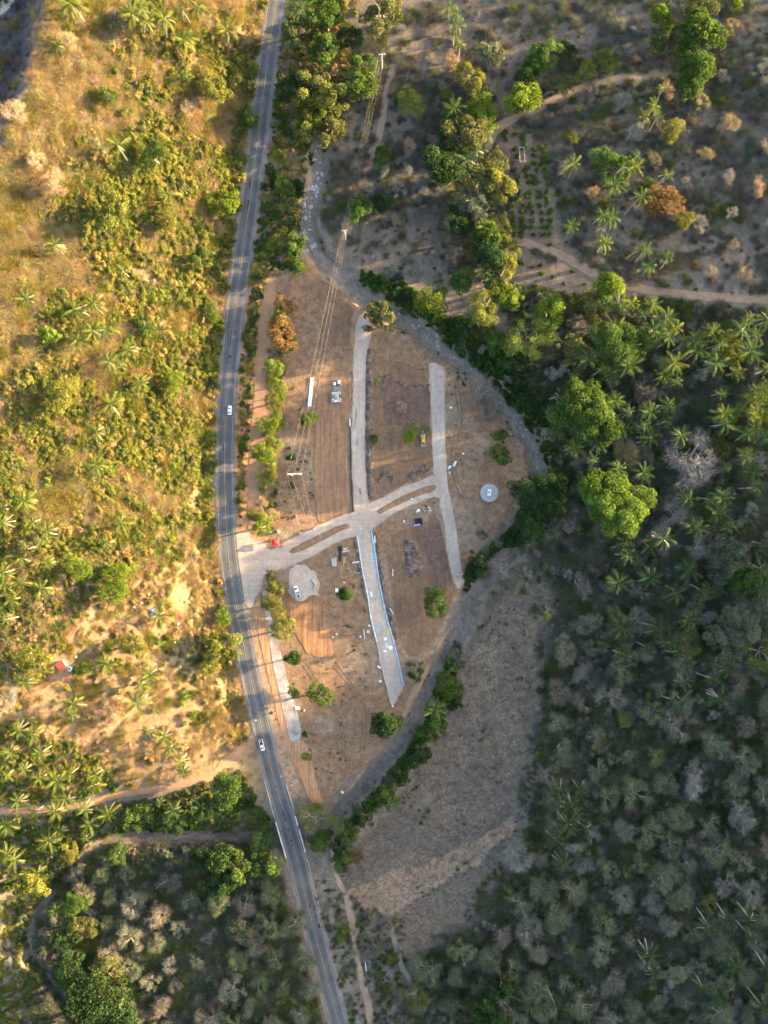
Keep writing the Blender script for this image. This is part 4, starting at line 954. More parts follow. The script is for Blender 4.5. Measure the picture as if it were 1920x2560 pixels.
TREES = [  # photo pixel of the crown, crown radius in pixels, form, colour
    (902, 166, 30, 'lobed', 'G'), (906, 216, 42, 'round', 'G'), (794, 200, 40, 'lobed', 'O'), (771, 240, 38, 'lobed', 'Y'), (825, 247, 42, 'lobed', 'Y'), (775, 293, 36, 'lobed', 'Y'), (825, 316, 35, 'lobed', 'O'), (763, 328, 28, 'lobed', 'Y'),
    (733, 208, 34, 'airy', 'D'), (744, 89, 35, 'lobed', 'O'), (806, 112, 36, 'lobed', 'G'), (814, 38, 40, 'lobed', 'G'), (956, 23, 45, 'lobed', 'O'), (871, 92, 28, 'airy', 'D'), (1026, 250, 40, 'fine', 'Y'), (1170, 185, 32, 'airy', 'Y'), (1230, 135, 34, 'round', 'P'),
    (1130, 154, 26, 'dust', 'T'), (1311, 247, 48, 'round', 'L'), (1211, 274, 36, 'airy', 'L'), (1168, 328, 45, 'airy', 'O'), (1199, 444, 42, 'airy', 'O'), (1103, 417, 50, 'round', 'D'), (1226, 509, 38, 'fine', 'P'), (1141, 490, 25, 'dust', 'O'), (902, 521, 36, 'round', 'G'),
    (956, 505, 28, 'round', 'D'), (956, 390, 22, 'airy', 'G'), (1265, 617, 30, 'airy', 'Y'), (1225, 635, 42, 'round', 'D'), (1118, 231, 14, 'airy', 'Y'), (709, 463, 24, 'airy', 'G'), (725, 513, 26, 'lobed', 'O'), (740, 617, 28, 'lobed', 'G'), (700, 600, 26, 'airy', 'Y'),
    (1353, 143, 38, 'lobed', 'G'), (1326, 185, 30, 'lobed', 'G'), (1415, 123, 22, 'airy', 'D'), (1469, 177, 24, 'airy', 'Y'), (1403, 212, 28, 'airy', 'O'), (1519, 147, 25, 'airy', 'Y'), (1656, 39, 30, 'round', 'L'), (1751, 23, 40, 'airy', 'O'), (1758, 77, 52, 'round', 'G'), (1743, 154, 48, 'round', 'G'),
    (1731, 200, 40, 'round', 'G'), (1650, 96, 25, 'airy', 'G'), (1839, 4, 18, 'round', 'L'), (1527, 417, 42, 'airy', 'G'), (1620, 471, 24, 'airy', 'G'), (1660, 498, 38, 'airy', 'R'), (1681, 320, 26, 'airy', 'Y'), (1716, 548, 20, 'airy', 'Y'), (1427, 336, 16, 'airy', 'Y'),
    (702, 985, 18, 'airy', 'L'), (690, 1050, 22, 'airy', 'L'), (682, 1110, 22, 'airy', 'L'), (676, 1180, 22, 'airy', 'Y'), (678, 1285, 22, 'dust', 'T'), (638, 1290, 20, 'airy', 'Y'), (697, 800, 24, 'airy', 'Y'), (725, 860, 22, 'airy', 'O'), (700, 1545, 20, 'dust', 'Y'), (676, 1440, 14, 'airy', 'O'),
    (1240, 460, 36, 'lobed', 'Y'), (1185, 500, 34, 'airy', 'P'), (1150, 560, 30, 'lobed', 'D'), (1215, 585, 36, 'lobed', 'G'), (1250, 560, 28, 'airy', 'O'), (1262, 665, 32, 'lobed', 'Y'), (1235, 712, 28, 'airy', 'O'), (1278, 745, 26, 'lobed', 'L'), (1125, 300, 28, 'airy', 'O'), (1195, 235, 26, 'airy', 'O'), (1135, 355, 34, 'lobed', 'D'), (1240, 395, 26, 'airy', 'O'), (1135, 640, 26, 'dust', 'K'), (1005, 740, 20, 'lobed', 'D'), (1290, 905, 30, 'lobed', 'D'), (1330, 990, 30, 'airy', 'D'), (1150, 840, 22, 'lobed', 'D'), (1240, 850, 26, 'airy', 'G'),
    (740, 663, 24, 'round', 'G'), (949, 783, 36, 'lobed', 'O'), (1153, 698, 33, 'round', 'G'), (1076, 752, 32, 'airy', 'L'), (1100, 735, 20, 'airy', 'Y'), (1211, 771, 36, 'airy', 'Y'), (1257, 725, 30, 'airy', 'L'), (771, 1049, 21, 'round', 'G'), (727, 1142, 12, 'round', 'G'), (729, 1215, 9, 'round', 'G'),
    (1026, 1082, 20, 'airy', 'L'), (935, 1099, 11, 'airy', 'G'), (667, 1064, 28, 'airy', 'L'), (659, 1134, 30, 'airy', 'L'), (706, 837, 36, 'airy', 'R'), (713, 763, 22, 'airy', 'R'), (682, 918, 24, 'airy', 'L'), (682, 1003, 26, 'airy', 'Y'), (663, 1200, 28, 'dust', 'Y'), (690, 960, 20, 'airy', 'L'),
    (1253, 1138, 24, 'airy', 'G'), (1245, 1090, 14, 'airy', 'G'), (918, 821, 10, 'airy', 'O'), (864, 1484, 21, 'round', 'G'), (1088, 1504, 31, 'airy', 'G'), (1041, 1677, 27, 'fine', 'D'), (964, 1808, 41, 'round', 'D'), (802, 1739, 28, 'airy', 'G'), (733, 1647, 22, 'round', 'D'),
    (733, 1731, 14, 'airy', 'G'), (682, 1511, 24, 'airy', 'Y'), (688, 1470, 18, 'airy', 'Y'), (706, 1577, 28, 'airy', 'Y'), (656, 1316, 23, 'airy', 'L'), (655, 1262, 24, 'dust', 'T'), (1095, 1800, 34, 'lobed', 'G'), (1122, 1716, 30, 'airy', 'G'), (1122, 1640, 22, 'fine', 'P'), (1188, 1407, 26, 'lobed', 'D'), (1175, 1440, 18, 'round', 'D'),
    (767, 1893, 11, 'airy', 'L'), (763, 1836, 9, 'round', 'G'), (1253, 1407, 38, 'bare', 'B'), (1006, 1018, 17, 'bare', 'T'), (1200, 985, 48, 'bare', 'K'), (1226, 1035, 30, 'bare', 'K'),
    (1523, 709, 36, 'round', 'L'), (1375, 775, 38, 'airy', 'L'), (1315, 856, 60, 'fine', 'Y'), (1496, 767, 32, 'airy', 'O'), (1562, 856, 68, 'big', 'G'), (1442, 879, 34, 'airy', 'O'), (1465, 1033, 86, 'big', 'G'), (1547, 1252, 88, 'big', 'L'), (1832, 871, 34, 'airy', 'Y'), (1886, 999, 70, 'fine', 'Y'), (1446, 810, 28, 'dust', 'K'),
    (1565, 1118, 40, 'fine', 'T'), (1612, 983, 36, 'dust', 'K'), (1724, 1165, 70, 'bare', 'B'), (1620, 1138, 30, 'bare', 'K'), (1797, 1115, 28, 'airy', 'O'), (1345, 1228, 60, 'big', 'D'), (1385, 1255, 44, 'big', 'D'), (1388, 933, 24, 'bare', 'B'), (1299, 960, 26, 'round', 'D'), (1820, 1396, 58, 'big', 'P'), (1866, 1450, 40, 'round', 'G'), (1739, 1511, 28, 'fine', 'P'),
    (1847, 1569, 62, 'big', 'P'), (1905, 1540, 50, 'big', 'P'), (1905, 1630, 50, 'fine', 'O'), (1816, 1625, 40, 'fine', 'P'), (1325, 1310, 46, 'round', 'D'), (1285, 1345, 30, 'round', 'D'), (1376, 1325, 34, 'fine', 'P'), (1640, 1330, 34, 'bare', 'B'), (1745, 1370, 34, 'bare', 'B'), (1690, 1290, 36, 'bare', 'B'), (1870, 1140, 30, 'bare', 'K'),
    (174, 2132, 24, 'lobed', 'Y'), (73, 2213, 34, 'lobed', 'Y'), (532, 2151, 50, 'round', 'D'), (594, 2167, 40, 'lobed', 'G'), (552, 2213, 36, 'lobed', 'D'), (606, 2333, 32, 'airy', 'P'), (185, 2260, 28, 'airy', 'G'), (200, 2325, 30, 'airy', 'O'), (160, 2350, 26, 'airy', 'D'), (231, 2499, 58, 'airy', 'D'), (174, 2433, 38, 'airy', 'D'),
    (270, 2450, 40, 'airy', 'O'), (280, 2540, 50, 'airy', 'D'), (567, 1978, 36, 'airy', 'G'), (340, 2050, 34, 'airy', 'G'), (420, 2060, 30, 'airy', 'D'), (520, 2020, 28, 'airy', 'D'), (290, 2140, 26, 'airy', 'G'), (787, 2047, 46, 'fine', 'O'), (802, 2105, 30, 'round', 'G'), (671, 2159, 34, 'lobed', 'G'), (650, 2105, 46, 'fine', 'D'), (856, 2144, 24, 'lobed', 'G'), (871, 2082, 26, 'lobed', 'G'),
    (910, 2040, 26, 'lobed', 'D'), (960, 1990, 28, 'lobed', 'G'), (1000, 1940, 26, 'lobed', 'D'), (1045, 1880, 30, 'lobed', 'D'), (1050, 1840, 24, 'lobed', 'G'), (848, 2120, 18, 'lobed', 'D'), (856, 2337, 18, 'airy', 'G'), (1257, 2460, 36, 'lobed', 'D'), (1219, 2537, 40, 'lobed', 'D'), (981, 2398, 14, 'airy', 'O'), (1033, 2514, 14, 'airy', 'Y'), (895, 2145, 14, 'airy', 'R'),
    (193, 1419, 26, 'airy', 'L'), (285, 1434, 28, 'airy', 'L'), (278, 1480, 30, 'airy', 'L'), (69, 1369, 28, 'lobed', 'O'), (86, 1668, 32, 'airy', 'Y'), (60, 1640, 26, 'airy', 'Y'), (340, 1616, 28, 'airy', 'Y'), (552, 1620, 38, 'lobed', 'Y'), (556, 1542, 20, 'airy', 'L'), (482, 1789, 10, 'airy', 'L'), (210, 1672, 18, 'airy', 'L'), (520, 1670, 20, 'airy', 'Y'),
    (498, 652, 24, 'lobed', 'G'), (428, 952, 24, 'airy', 'L'), (147, 979, 34, 'airy', 'Y'), (120, 837, 20, 'lobed', 'L'), (360, 810, 22, 'airy', 'G'), (520, 780, 22, 'airy', 'G'), (297, 54, 22, 'airy', 'P'), (622, 293, 28, 'round', 'G'), (285, 521, 38, 'lobed', 'Y'), (409, 540, 28, 'airy', 'Y'), (559, 502, 34, 'airy', 'L'), (382, 386, 30, 'airy', 'G'), (536, 216, 34, 'airy', 'Y'), (270, 240, 20, 'airy', 'G'), (585, 200, 18, 'airy', 'O'),
    (130, 460, 34, 'bare', 'T'), (40, 290, 34, 'bare', 'T'), (170, 110, 26, 'bare', 'T'), (470, 270, 24, 'bare', 'T'), (90, 400, 26, 'bare', 'T'), (10, 1770, 36, 'bare', 'T'), (30, 1740, 26, 'bare', 'B'), (285, 1790, 24, 'bare', 'T'), (120, 1830, 26, 'bare', 'T'), (1750, 1100, 30, 'bare', 'B'), (440, 2200, 20, 'bare', 'B'),
    (1290, 2135, 44, 'dust', 'B'), (1735, 1965, 40, 'bare', 'B'), (1430, 2120, 22, 'bare', 'B'), (1050, 1770, 16, 'bare', 'B')]
def tree(px, py, rp, form, c, label, group, far=False):
    r = rp * MPP * (1.22 if form in ('airy', 'lobed', 'dust', 'fine', 'bare') else 1.12 if form == 'round' else 1.02) * (.85 if 630 < px < 712 and 880 < py < 1300 else 1); kz = {'round': .95, 'lobed': .95, 'airy': .8, 'big': .72, 'bare': .9, 'dust': .85, 'fine': .85}[form] * random.uniform(.9, 1.1)
    dry = form in DRY
    ht = 0.0 if dry else max(.5, r * random.uniform(.55, .85)) * (1.7 if 1040 < px < 1290 and py < 800 else 1); b = g1(px, py, ht + r * kz * .55)
    root = empty('dry_tree' if dry else 'tree', (b.x, b.y, b.z - .1), random.uniform(0, 6.28))
    t = jitter(TINT[c] if (form, c) != ('big', 'L') else (0.118, 0.180, 0.030), .1)
    if dry:
        tw, sk = DRY[form][random.randrange(len(DRY[form]))]
        o = link('trunk', sk, None, root, scale=(r, r, r * kz)); o.color = (0.36, 0.32, 0.27, 1)
        o = link('twig_crown', tw, None, root, scale=(r, r, r * kz)); o.color = t
    else:
        link('trunk', TRUNKS[random.randrange(3)], None, root, (0, 0, ht), scale=(r, r, ht))
        o = link('crown', random.choice(CROWN[form]), None, root, (0, 0, ht), scale=(r, r, r * kz)); o.color = t
    return tag(root, label, 'tree', group)
def form_word(f): return {'round': 'round', 'lobed': 'lobed', 'airy': 'airy', 'big': 'broad domed', 'bare': 'branching', 'dust': 'dry twiggy', 'fine': 'fine twigged'}[f]
_by = {}
for t in TREES: _by.setdefault((t[3], t[4]), []).append(t)
for (form, c), L_ in _by.items():
    for t, ph in zip(L_, locate([q[:2] for q in L_])):
        tree(*t, '%s %s tree, %s' % (WORD[c], form_word(form), ph) if len(L_) > 1 else '%s tree with %s near %s' % (WORD[c], FORM[form], ph.split(' of ')[-1].split(' above ')[-1].split(' below ')[-1]), 'trees across the valley')

# dry woodland: one tree per crown, spaced out
def poisson(poly, r, seed, tries=6000):
    rng = np.random.default_rng(seed); p = np.array(poly); out = []
    x0, y0 = p.min(0); x1, y1 = p.max(0)
    Q = np.column_stack([rng.uniform(x0, x1, tries), rng.uniform(y0, y1, tries)]); Q = Q[inside(Q[:, 0], Q[:, 1], poly)]
    for q in Q:
        if not out or np.min(np.hypot(np.array(out)[:, 0] - q[0], np.array(out)[:, 1] - q[1])) > r: out.append(tuple(q))
    return out
PT = np.array(PALMS); TT = np.array([(t[0], t[1], t[2]) for t in TREES])
def free(q, pal=14, tr=0.55):
    return np.min(np.hypot(PT[:, 0] - q[0], PT[:, 1] - q[1])) > pal and np.min(np.hypot(TT[:, 0] - q[0], TT[:, 1] - q[1]) - TT[:, 2] * tr) > 8
WOODS = [([(1420, 1430), (1960, 1480), (1960, 2600), (1000, 2600), (1030, 2440), (1180, 2360), (1290, 2260), (1350, 2120), (1350, 1900), (1400, 1640)], 62, 'WPKPWPPOPW', 91, (22, 42)),
         ([(180, 2180), (420, 2170), (600, 2260), (690, 2190), (740, 2300), (800, 2480), (810, 2600), (330, 2600), (330, 2460), (250, 2360)], 56, 'WPWPKPP', 92, (20, 38)),
         ([(1380, 170), (1940, 20), (1940, 720), (1700, 700), (1560, 640), (1410, 520), (1400, 330)], 80, 'BBTKBT', 93, (15, 28)),
         ([(960, 320), (1120, 340), (1130, 560), (1180, 640), (1000, 720), (900, 640), (860, 560), (900, 480)], 50, 'BBKPT', 94, (13, 22)),
         ([(1240, 700), (1900, 800), (1940, 1500), (1420, 1440), (1400, 1100)], 100, 'BKPDB', 95, (14, 24)),
         ([(880, 2280), (1010, 2300), (1010, 2560), (860, 2560)], 50, 'BPBK', 96, (10, 16)),
         ([(1200, 1330), (1330, 1360), (1370, 1420), (1210, 1520), (1180, 1560)], 40, 'BKPB', 97, (12, 20))]
_dry = []
for poly, sp, cs, sd, (r0, r1) in WOODS:
    for q in poisson(poly, sp, sd):
        if free(q): _dry.append((q[0], q[1], random.uniform(r0, r1), random.choice(['dust', 'dust', 'fine', 'bare']), random.choice(cs)))
for t, ph in zip(_dry, locate([q[:2] for q in _dry])):
    tree(*t, '%s dry wood tree, %s' % (WORD[t[4]].replace(' leafless', ''), ph), 'dry woodland trees')

# orchard saplings in rows
OR = []
NTH = ['first', 'second', 'third', 'fourth', 'fifth', 'sixth', 'seventh', 'eighth', 'ninth', 'tenth', 'eleventh', 'twelfth', 'thirteenth', 'fourteenth', 'fifteenth']
for r_ in range(15):
    for c_ in range(5):
        x, y = 1262 + c_ * 23 + r_ * 1.6, 335 + r_ * 17.8
        if (abs(x - 1303) < 13 and 372 < y < 415) or (r_ < 2 and c_ > 2): continue
        if random.random() < .9: OR.append((x + random.uniform(-5, 5), y + random.uniform(-4, 4), random.uniform(6, 10), r_, c_))
for x, y, w, r_, c_ in OR:
    b = g1(x, y); o = link('orchard_sapling', CROWN[random.choice(['round', 'airy', 'lobed'])][random.randrange(2)], None, None, (b.x, b.y, b.z - .2), (0, 0, random.uniform(0, 6)), (w * MPP * 1.05, w * MPP * 1.05, w * MPP * 1.3))
    o.color = jitter((0.130, 0.215, 0.045), .15)
    tag(o, 'small green orchard bush, %s row from the top, %s column from the left' % (NTH[r_], NTH[c_]), 'bush', 'orchard bushes in rows')
LOOSE = tile(1280, 640, [(55, 45), (130, 75), (180, 60), (190, 115), (265, 140), (145, 195), (220, 225), (335, 180), (390, 100), (400, 250), (470, 185), (100, 330), (160, 305), (290, 255)])
for (x, y), ph in zip(LOOSE, locate(LOOSE)):
    b = g1(x, y); o = link('low_bush', CROWN['round'][random.randrange(2)], None, None, (b.x, b.y, b.z - .2), (0, 0, random.uniform(0, 6)), [random.uniform(5, 9) * MPP] * 3); o.color = jitter(TINT['G'], .15)
    tag(o, 'low green bush below the orchard, ' + ph, 'bush', 'loose bushes below the orchard')

# ------------------------------------------------------------------ uncountable scrub, thicket and dry grass
def blocked(X, Y, px, py, m=0.0):
    b = np.abs(X - road_x(Y)) < 5.2
    b |= creek_dist(X, Y) < 2.4
    for ln, w, _ in TRACKS.values():
        w = np.max(w); b |= dist_poly(px, py, ln) < (w / 2 - .2) / MPP
    for P in (LOT_A, LOT_B, AVENUE, R1_TOP, R1_LOW, R2, GPAD, APRON, LANE_W, MED1, MED2): b |= inside(px, py, P)
    b |= (np.hypot(px - 1223, py - 1232) < 25) | inside(px, py, [(125, 1640), (190, 1640), (190, 1700), (125, 1700)])
    return b
def sprinkle(poly, per, seed, dens=None):
    """Random ground points inside an outline, `per` square metres each, kept with probability dens(px, py)."""
    rng = np.random.default_rng(seed); p = np.array(poly, float); x0, y0 = p.min(0); x1, y1 = p.max(0)
    n = int((x1 - x0) * (y1 - y0) * MPP ** 2 / per)
    px, py = rng.uniform(x0, x1, n), rng.uniform(y0, y1, n); k = inside(px, py, poly)
    if dens is not None: k &= rng.random(n) < dens(px, py)
    px, py = px[k], py[k]; X, Y, z = ground(px, py); k = ~blocked(X, Y, px, py)
    return X[k], Y[k], px[k], py[k], rng
def paint(rng, n, pal, w=None, at=None):
    """Tints from a palette; with at=(px, py) neighbours share a tint, so the plants stand in drifts."""
    C = np.array([TINT[c] if isinstance(c, str) else c for c in pal]); w = np.ones(len(C)) if w is None else np.array(w, float)
    u = rng.random(n)
    if at is not None and n: u = (np.argsort(np.argsort(fbm(at[0], at[1], 46, 7 + len(C), 3) + 0.10 * u)) + .5) / n
    j = np.minimum(np.searchsorted(np.cumsum(w / w.sum()), u), len(C) - 1)
    return C[j] * rng.uniform(.75, 1.25, (n, 1)) * (1 + rng.normal(size=(n, 3)) * .05)
def scrub(name, label, poly, per, seed, s0, s1, kinds, pal, w=None, dens=None, hk=.8, cat='scrub'):
    X, Y, px, py, rng = sprinkle(poly, per, seed, dens); n = len(X)
    if callable(pal): tint, idx = pal(px, py, rng, n)
    else: tint, idx = paint(rng, n, pal, w, (px, py)), rng.choice(kinds, n)
    o = stuff(name, label, X, Y, s0 + (s1 - s0) * rng.random(n) ** 1.6, idx, tint, hk); o['category'] = cat
    return o
G_ = lambda px, py, s, sd: fbm(px, py, s, sd, 3)
HILL = [(-60, -60), (720, -60), (665, 154), (635, 347), (596, 640), (578, 783), (560, 956), (552, 1103), (554, 1277), (560, 1392), (420, 1400), (300, 1450), (-60, 1450)]
DRYT = (0.40, 0.29, 0.15); DRYO = (0.33, 0.235, 0.11); GOLD = (0.27, 0.21, 0.065); LEAFY = (0.145, 0.155, 0.036)  # dry and leafy hillside tints, brightened to carry the warm sun
def hillpal(px, py, rng, n):
    g = G_(px, py, 120, 5) * .6 + G_(px, py, 34, 8) * .4 + .16 * sstep(60, 420, px) - .30 * sstep(900, 150, py) * sstep(420, 60, px) + .05 * sstep(250, 500, py) - .10 * sstep(1000, 1350, py) * sstep(250, 400, px)
    lf = rng.random(n) < sstep(.49, .71, g); tint = np.where(lf[:, None], paint(rng, n, [LEAFY, (0.17, 0.18, 0.042), GOLD, 'O', 'Y'], None, (px, py)), paint(rng, n, [DRYT, DRYO, (0.44, 0.335, 0.205), GOLD], [3, 2.5, 2, 2], (py, px)))
    idx = np.where(lf, rng.choice([0, 1, 2, 6], n), rng.choice([3, 4, 5, 6, 7], n)); return tint, idx
notrav = lambda px, py: 1 - .92 * sstep(10, 30, np.interp(py, [-300, 0, 200, 350, 480, 620], [150, 138, 100, 40, 0, -80]) - px)
scrub('hillside_scrub', 'golden and olive scrub covering the sunlit hillside left of the highway', HILL, 2.2, 201, .8, 3.3, None, hillpal, dens=lambda a, b: notrav(a, b) * (.7 + .3 * sstep(.3, .5, G_(a, b, 40, 12))))
scrub('hillside_grass', 'dry straw grass between the bushes of the sunlit hillside', HILL, 1.2, 202, .5, 1.2, [8, 9], [DRYT, DRYO, (0.44, 0.33, 0.18)], dens=notrav, cat='grass')
HUTZ = [(-60, 1400), (420, 1390), (556, 1390), (600, 1600), (640, 1800), (590, 1890), (380, 1965), (200, 1990), (-60, 2010)]
scrub('hut_scrub', 'thin dry brush on orange soil around the red roofed hut', HUTZ, 3.4, 203, .6, 2.3, [3, 4, 5, 6, 7, 0], [DRYT, DRYO, GOLD, LEAFY], [3, 3, 2, 1.2], dens=lambda a, b: .25 + .75 * sstep(.42, .6, G_(a, b, 45, 14)))
scrub('hut_grass', 'tufts of dry grass on orange soil around the hut', HUTZ, 1.5, 204, .4, .95, [8, 9], [DRYT, DRYO, GOLD], dens=lambda a, b: .2 + .8 * sstep(.4, .62, G_(a, b, 30, 15)), cat='grass')
scrub('roadside_hedge', 'band of dry brush along the left shoulder below the junction', [(480, 1400), (556, 1380), (600, 1580), (640, 1790), (600, 1860), (500, 1800), (470, 1600)], 2.6, 205, .7, 1.9, [3, 4, 6, 7, 0], [DRYT, DRYO, 'T', 'O'], [3, 3, 1, 2])
scrub('grove_undergrowth', 'leafy undergrowth below the palms at the left edge', [(-60, 1240), (300, 1290), (330, 1440), (170, 1560), (60, 1700), (-60, 1720)], 3, 206, .8, 2.0, [0, 1, 2, 6, 7], ['G', LEAFY, 'O', 'T'])
scrub('grove_undergrowth', 'leafy undergrowth below the palms at the lower left edge', [(-60, 1800), (90, 1800), (290, 1920), (290, 2130), (150, 2260), (60, 2560), (-60, 2620)], 3, 207, .8, 2.1, [0, 1, 2, 6], ['G', LEAFY, 'O', 'Y'])
scrub('verge_scrub', 'olive scrub between highway and boulder creek', [(700, -60), (900, -60), (880, 120), (860, 330), (770, 420), (750, 560), (740, 660), (690, 690), (650, 760), (640, 880), (618, 900), (608, 760), (622, 640), (660, 340), (685, 154)], 2.6, 208, .8, 2.2, [0, 1, 2, 6, 7, 3], ['O', 'G', 'Y', GOLD, DRYO, 'D'])
scrub('frontage_scrub', 'patchy roadside brush right of the highway', [(590, 880), (620, 800), (640, 830), (630, 1000), (612, 1200), (605, 1320), (588, 1330), (580, 1100)], 2.4, 209, .6, 1.9, [0, 1, 6, 3, 7], ['O', 'Y', DRYO, GOLD, 'G'])
scrub('frontage_scrub', 'loose line of golden olive shrubs between frontage track and plot', [(660, 870), (720, 880), (705, 1000), (690, 1150), (690, 1330), (655, 1320), (645, 1150), (655, 1000)], 5, 232, .6, 2.0, [0, 1, 6, 7, 3], ['O', 'Y', GOLD, DRYO], dens=lambda a, b: sstep(.4, .56, G_(a, b, 40, 39)))
THICK = [(880, 660), (930, 690), (1000, 700), (1060, 745), (1120, 790), (1180, 800), (1260, 830), (1290, 900), (1330, 960), (1370, 1010), (1400, 1120), (1390, 1200), (1355, 1160), (1330, 1080), (1290, 1020), (1230, 960), (1180, 905), (1120, 860), (1060, 805), (990, 765), (930, 725)]
scrub('creek_thicket', 'dense deep green thicket along the right bank of the creek', THICK, 1.1, 210, .5, 2.7, [0, 1, 2, 6], [(0.045, 0.10, 0.022), 'G', 'D', 'O', (0.06, 0.125, 0.03)], [3, 3, 3, 1, 2], dens=lambda a, b: .35 + .65 * sstep(.36, .5, G_(a, b, 34, 29)), hk=1.0, cat='thicket')
THICK2 = [(1290, 1310), (1330, 1330), (1250, 1400), (1200, 1480), (1165, 1490), (1160, 1430), (1210, 1380)]
scrub('creek_thicket', 'deep green thicket beside the tip of the right lane', THICK2, 1.3, 211, .6, 2.3, [0, 1, 2], ['D', 'G'], hk=1.0, cat='thicket')
THICK3 = [(1115, 1600), (1150, 1620), (1150, 1760), (1110, 1800), (1060, 1900), (1000, 1970), (940, 2020), (880, 2075), (870, 2200), (850, 2190), (845, 2100), (880, 2040), (950, 1960), (1010, 1890), (1060, 1820), (1090, 1720)]
scrub('creek_thicket', 'narrow green thicket along the lower creek beside the dry field', THICK3, 1.5, 212, .6, 2.6, [0, 1, 2, 6, 3], ['D', 'G', (0.08, 0.16, 0.03), 'P', 'K'], [3, 3, 2, 1.5, 1], dens=lambda a, b: .15 + .85 * sstep(.42, .54, G_(a, b, 40, 30)), hk=1.0, cat='thicket')
MID = [(850, 100), (1250, -60), (1960, -60), (1960, 760), (1480, 690), (1250, 600), (1180, 650), (1240, 720), (1000, 700), (900, 660), (860, 600), (800, 640), (810, 480), (850, 330)]
scrub('valley_brush', 'grey leafless brush on the brown ground at upper right', MID, 3.2, 213, .8, 2.6, [3, 4, 5, 6, 7], ['W', 'K', (0.20, 0.165, 0.115), 'P', 'B', 'O'], [2.5, 2.5, 1.5, 2, 1, .8], dens=lambda a, b: (1 - .95 * inside(a, b, [(1240, 310), (1330, 320), (1400, 520), (1420, 600), (1290, 600), (1250, 420)])) * (.15 + .85 * sstep(.42, .62, G_(a, b, 70, 16))))
scrub('valley_grass', 'sparse pale dry grass at upper right', MID, 2.4, 214, .35, .9, [8, 9], ['W', 'K', (0.19, 0.155, 0.105)], dens=lambda a, b: .15 + .8 * sstep(.4, .6, G_(a, b, 60, 17)), cat='grass')
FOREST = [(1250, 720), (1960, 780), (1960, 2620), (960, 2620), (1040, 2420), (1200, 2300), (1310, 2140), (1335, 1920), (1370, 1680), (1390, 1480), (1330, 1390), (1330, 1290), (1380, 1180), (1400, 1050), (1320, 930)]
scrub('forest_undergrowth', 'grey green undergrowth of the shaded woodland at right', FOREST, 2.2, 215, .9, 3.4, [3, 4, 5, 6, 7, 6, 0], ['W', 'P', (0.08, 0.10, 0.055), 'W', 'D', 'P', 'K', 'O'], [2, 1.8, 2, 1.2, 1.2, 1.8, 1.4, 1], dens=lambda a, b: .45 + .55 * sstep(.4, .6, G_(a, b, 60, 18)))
LLEFT = [(150, 2120), (600, 2110), (680, 2150), (720, 2250), (820, 2620), (60, 2620), (90, 2300)]
scrub('slope_undergrowth', 'grey green undergrowth below the creek at lower left', LLEFT, 2.2, 216, .9, 3.2, [3, 4, 5, 6, 7, 6, 0], ['W', 'P', (0.08, 0.10, 0.055), 'K', 'P', 'O'])
scrub('creek_thicket', 'green thicket between the western track and the creek', [(290, 2010), (420, 1990), (600, 1930), (650, 2000), (690, 2080), (560, 2075), (400, 2075), (280, 2085)], 1.6, 217, .8, 1.9, [0, 1, 2, 6], ['D', 'G', 'O'], hk=1.0, cat='thicket')
scrub('green_thicket', 'dense green thicket in the lower left corner', [(130, 2390), (260, 2380), (330, 2450), (330, 2620), (210, 2620), (170, 2500)], 1.0, 218, .9, 2.0, [0, 1, 2], [(0.06, 0.13, 0.03), 'G', 'D'], hk=1.0, cat='thicket')
scrub('field_grass', 'short grey dry grass of the fallow field', FIELD, .55, 219, .25, .62, [8, 9], [(0.108, 0.092, 0.071), (0.12, 0.10, 0.074), (0.098, 0.085, 0.067)], cat='grass')
SOUTH = [(820, 2200), (900, 2260), (1010, 2300), (1030, 2620), (870, 2620), (800, 2350), (760, 2190)]
scrub('roadside_brush', 'grey roadside brush right of the highway below the bridge', SOUTH, 3.2, 220, .6, 1.6, [3, 4, 6, 7, 0, 8], ['B', 'P', 'O', 'K', 'G'])
PLOT = [(620, 700), (780, 660), (900, 745), (1080, 880), (1240, 1010), (1310, 1150), (1260, 1310), (1165, 1450), (1110, 1580), (985, 1830), (800, 2010), (720, 1960), (650, 1720), (612, 1500), (640, 1000)]
scrub('plot_weeds', 'scattered dry weeds on the bare building plot', PLOT, 6.5, 221, .25, .6, [8, 9, 6], [(0.26, 0.205, 0.14), 'O', 'B'], dens=lambda a, b: sstep(.46, .62, G_(a, b, 60, 19)), cat='weeds')
scrub('plot_green_weeds', 'low green weeds in small patches on the building plot', [(640, 900), (800, 900), (790, 1330), (700, 1330), (690, 1150)] , 9, 222, .3, .8, [0, 8, 6], ['G', 'O', 'P'], dens=lambda a, b: sstep(.48, .62, G_(a, b, 40, 23)), cat='weeds')
scrub('plot_green_weeds', 'patches of low green weeds left of the lower lane', [(770, 1560), (900, 1560), (950, 1700), (900, 1900), (790, 1980), (740, 1800), (790, 1680)], 5, 223, .3, .75, [0, 8, 9, 6], ['G', 'O', 'P', 'T'], dens=lambda a, b: sstep(.44, .6, G_(a, b, 50, 24)), cat='weeds')
scrub('creekside_weeds', 'thin green weeds on the plot side of the creek', [(985, 810), (1060, 860), (1160, 930), (1250, 1020), (1300, 1110), (1270, 1150), (1200, 1000), (1100, 910), (1000, 840)], 4, 224, .4, 1.1, [0, 3, 6, 8], ['G', 'K', 'O', 'D'], dens=lambda a, b: sstep(.4, .55, G_(a, b, 40, 25)), cat='weeds')
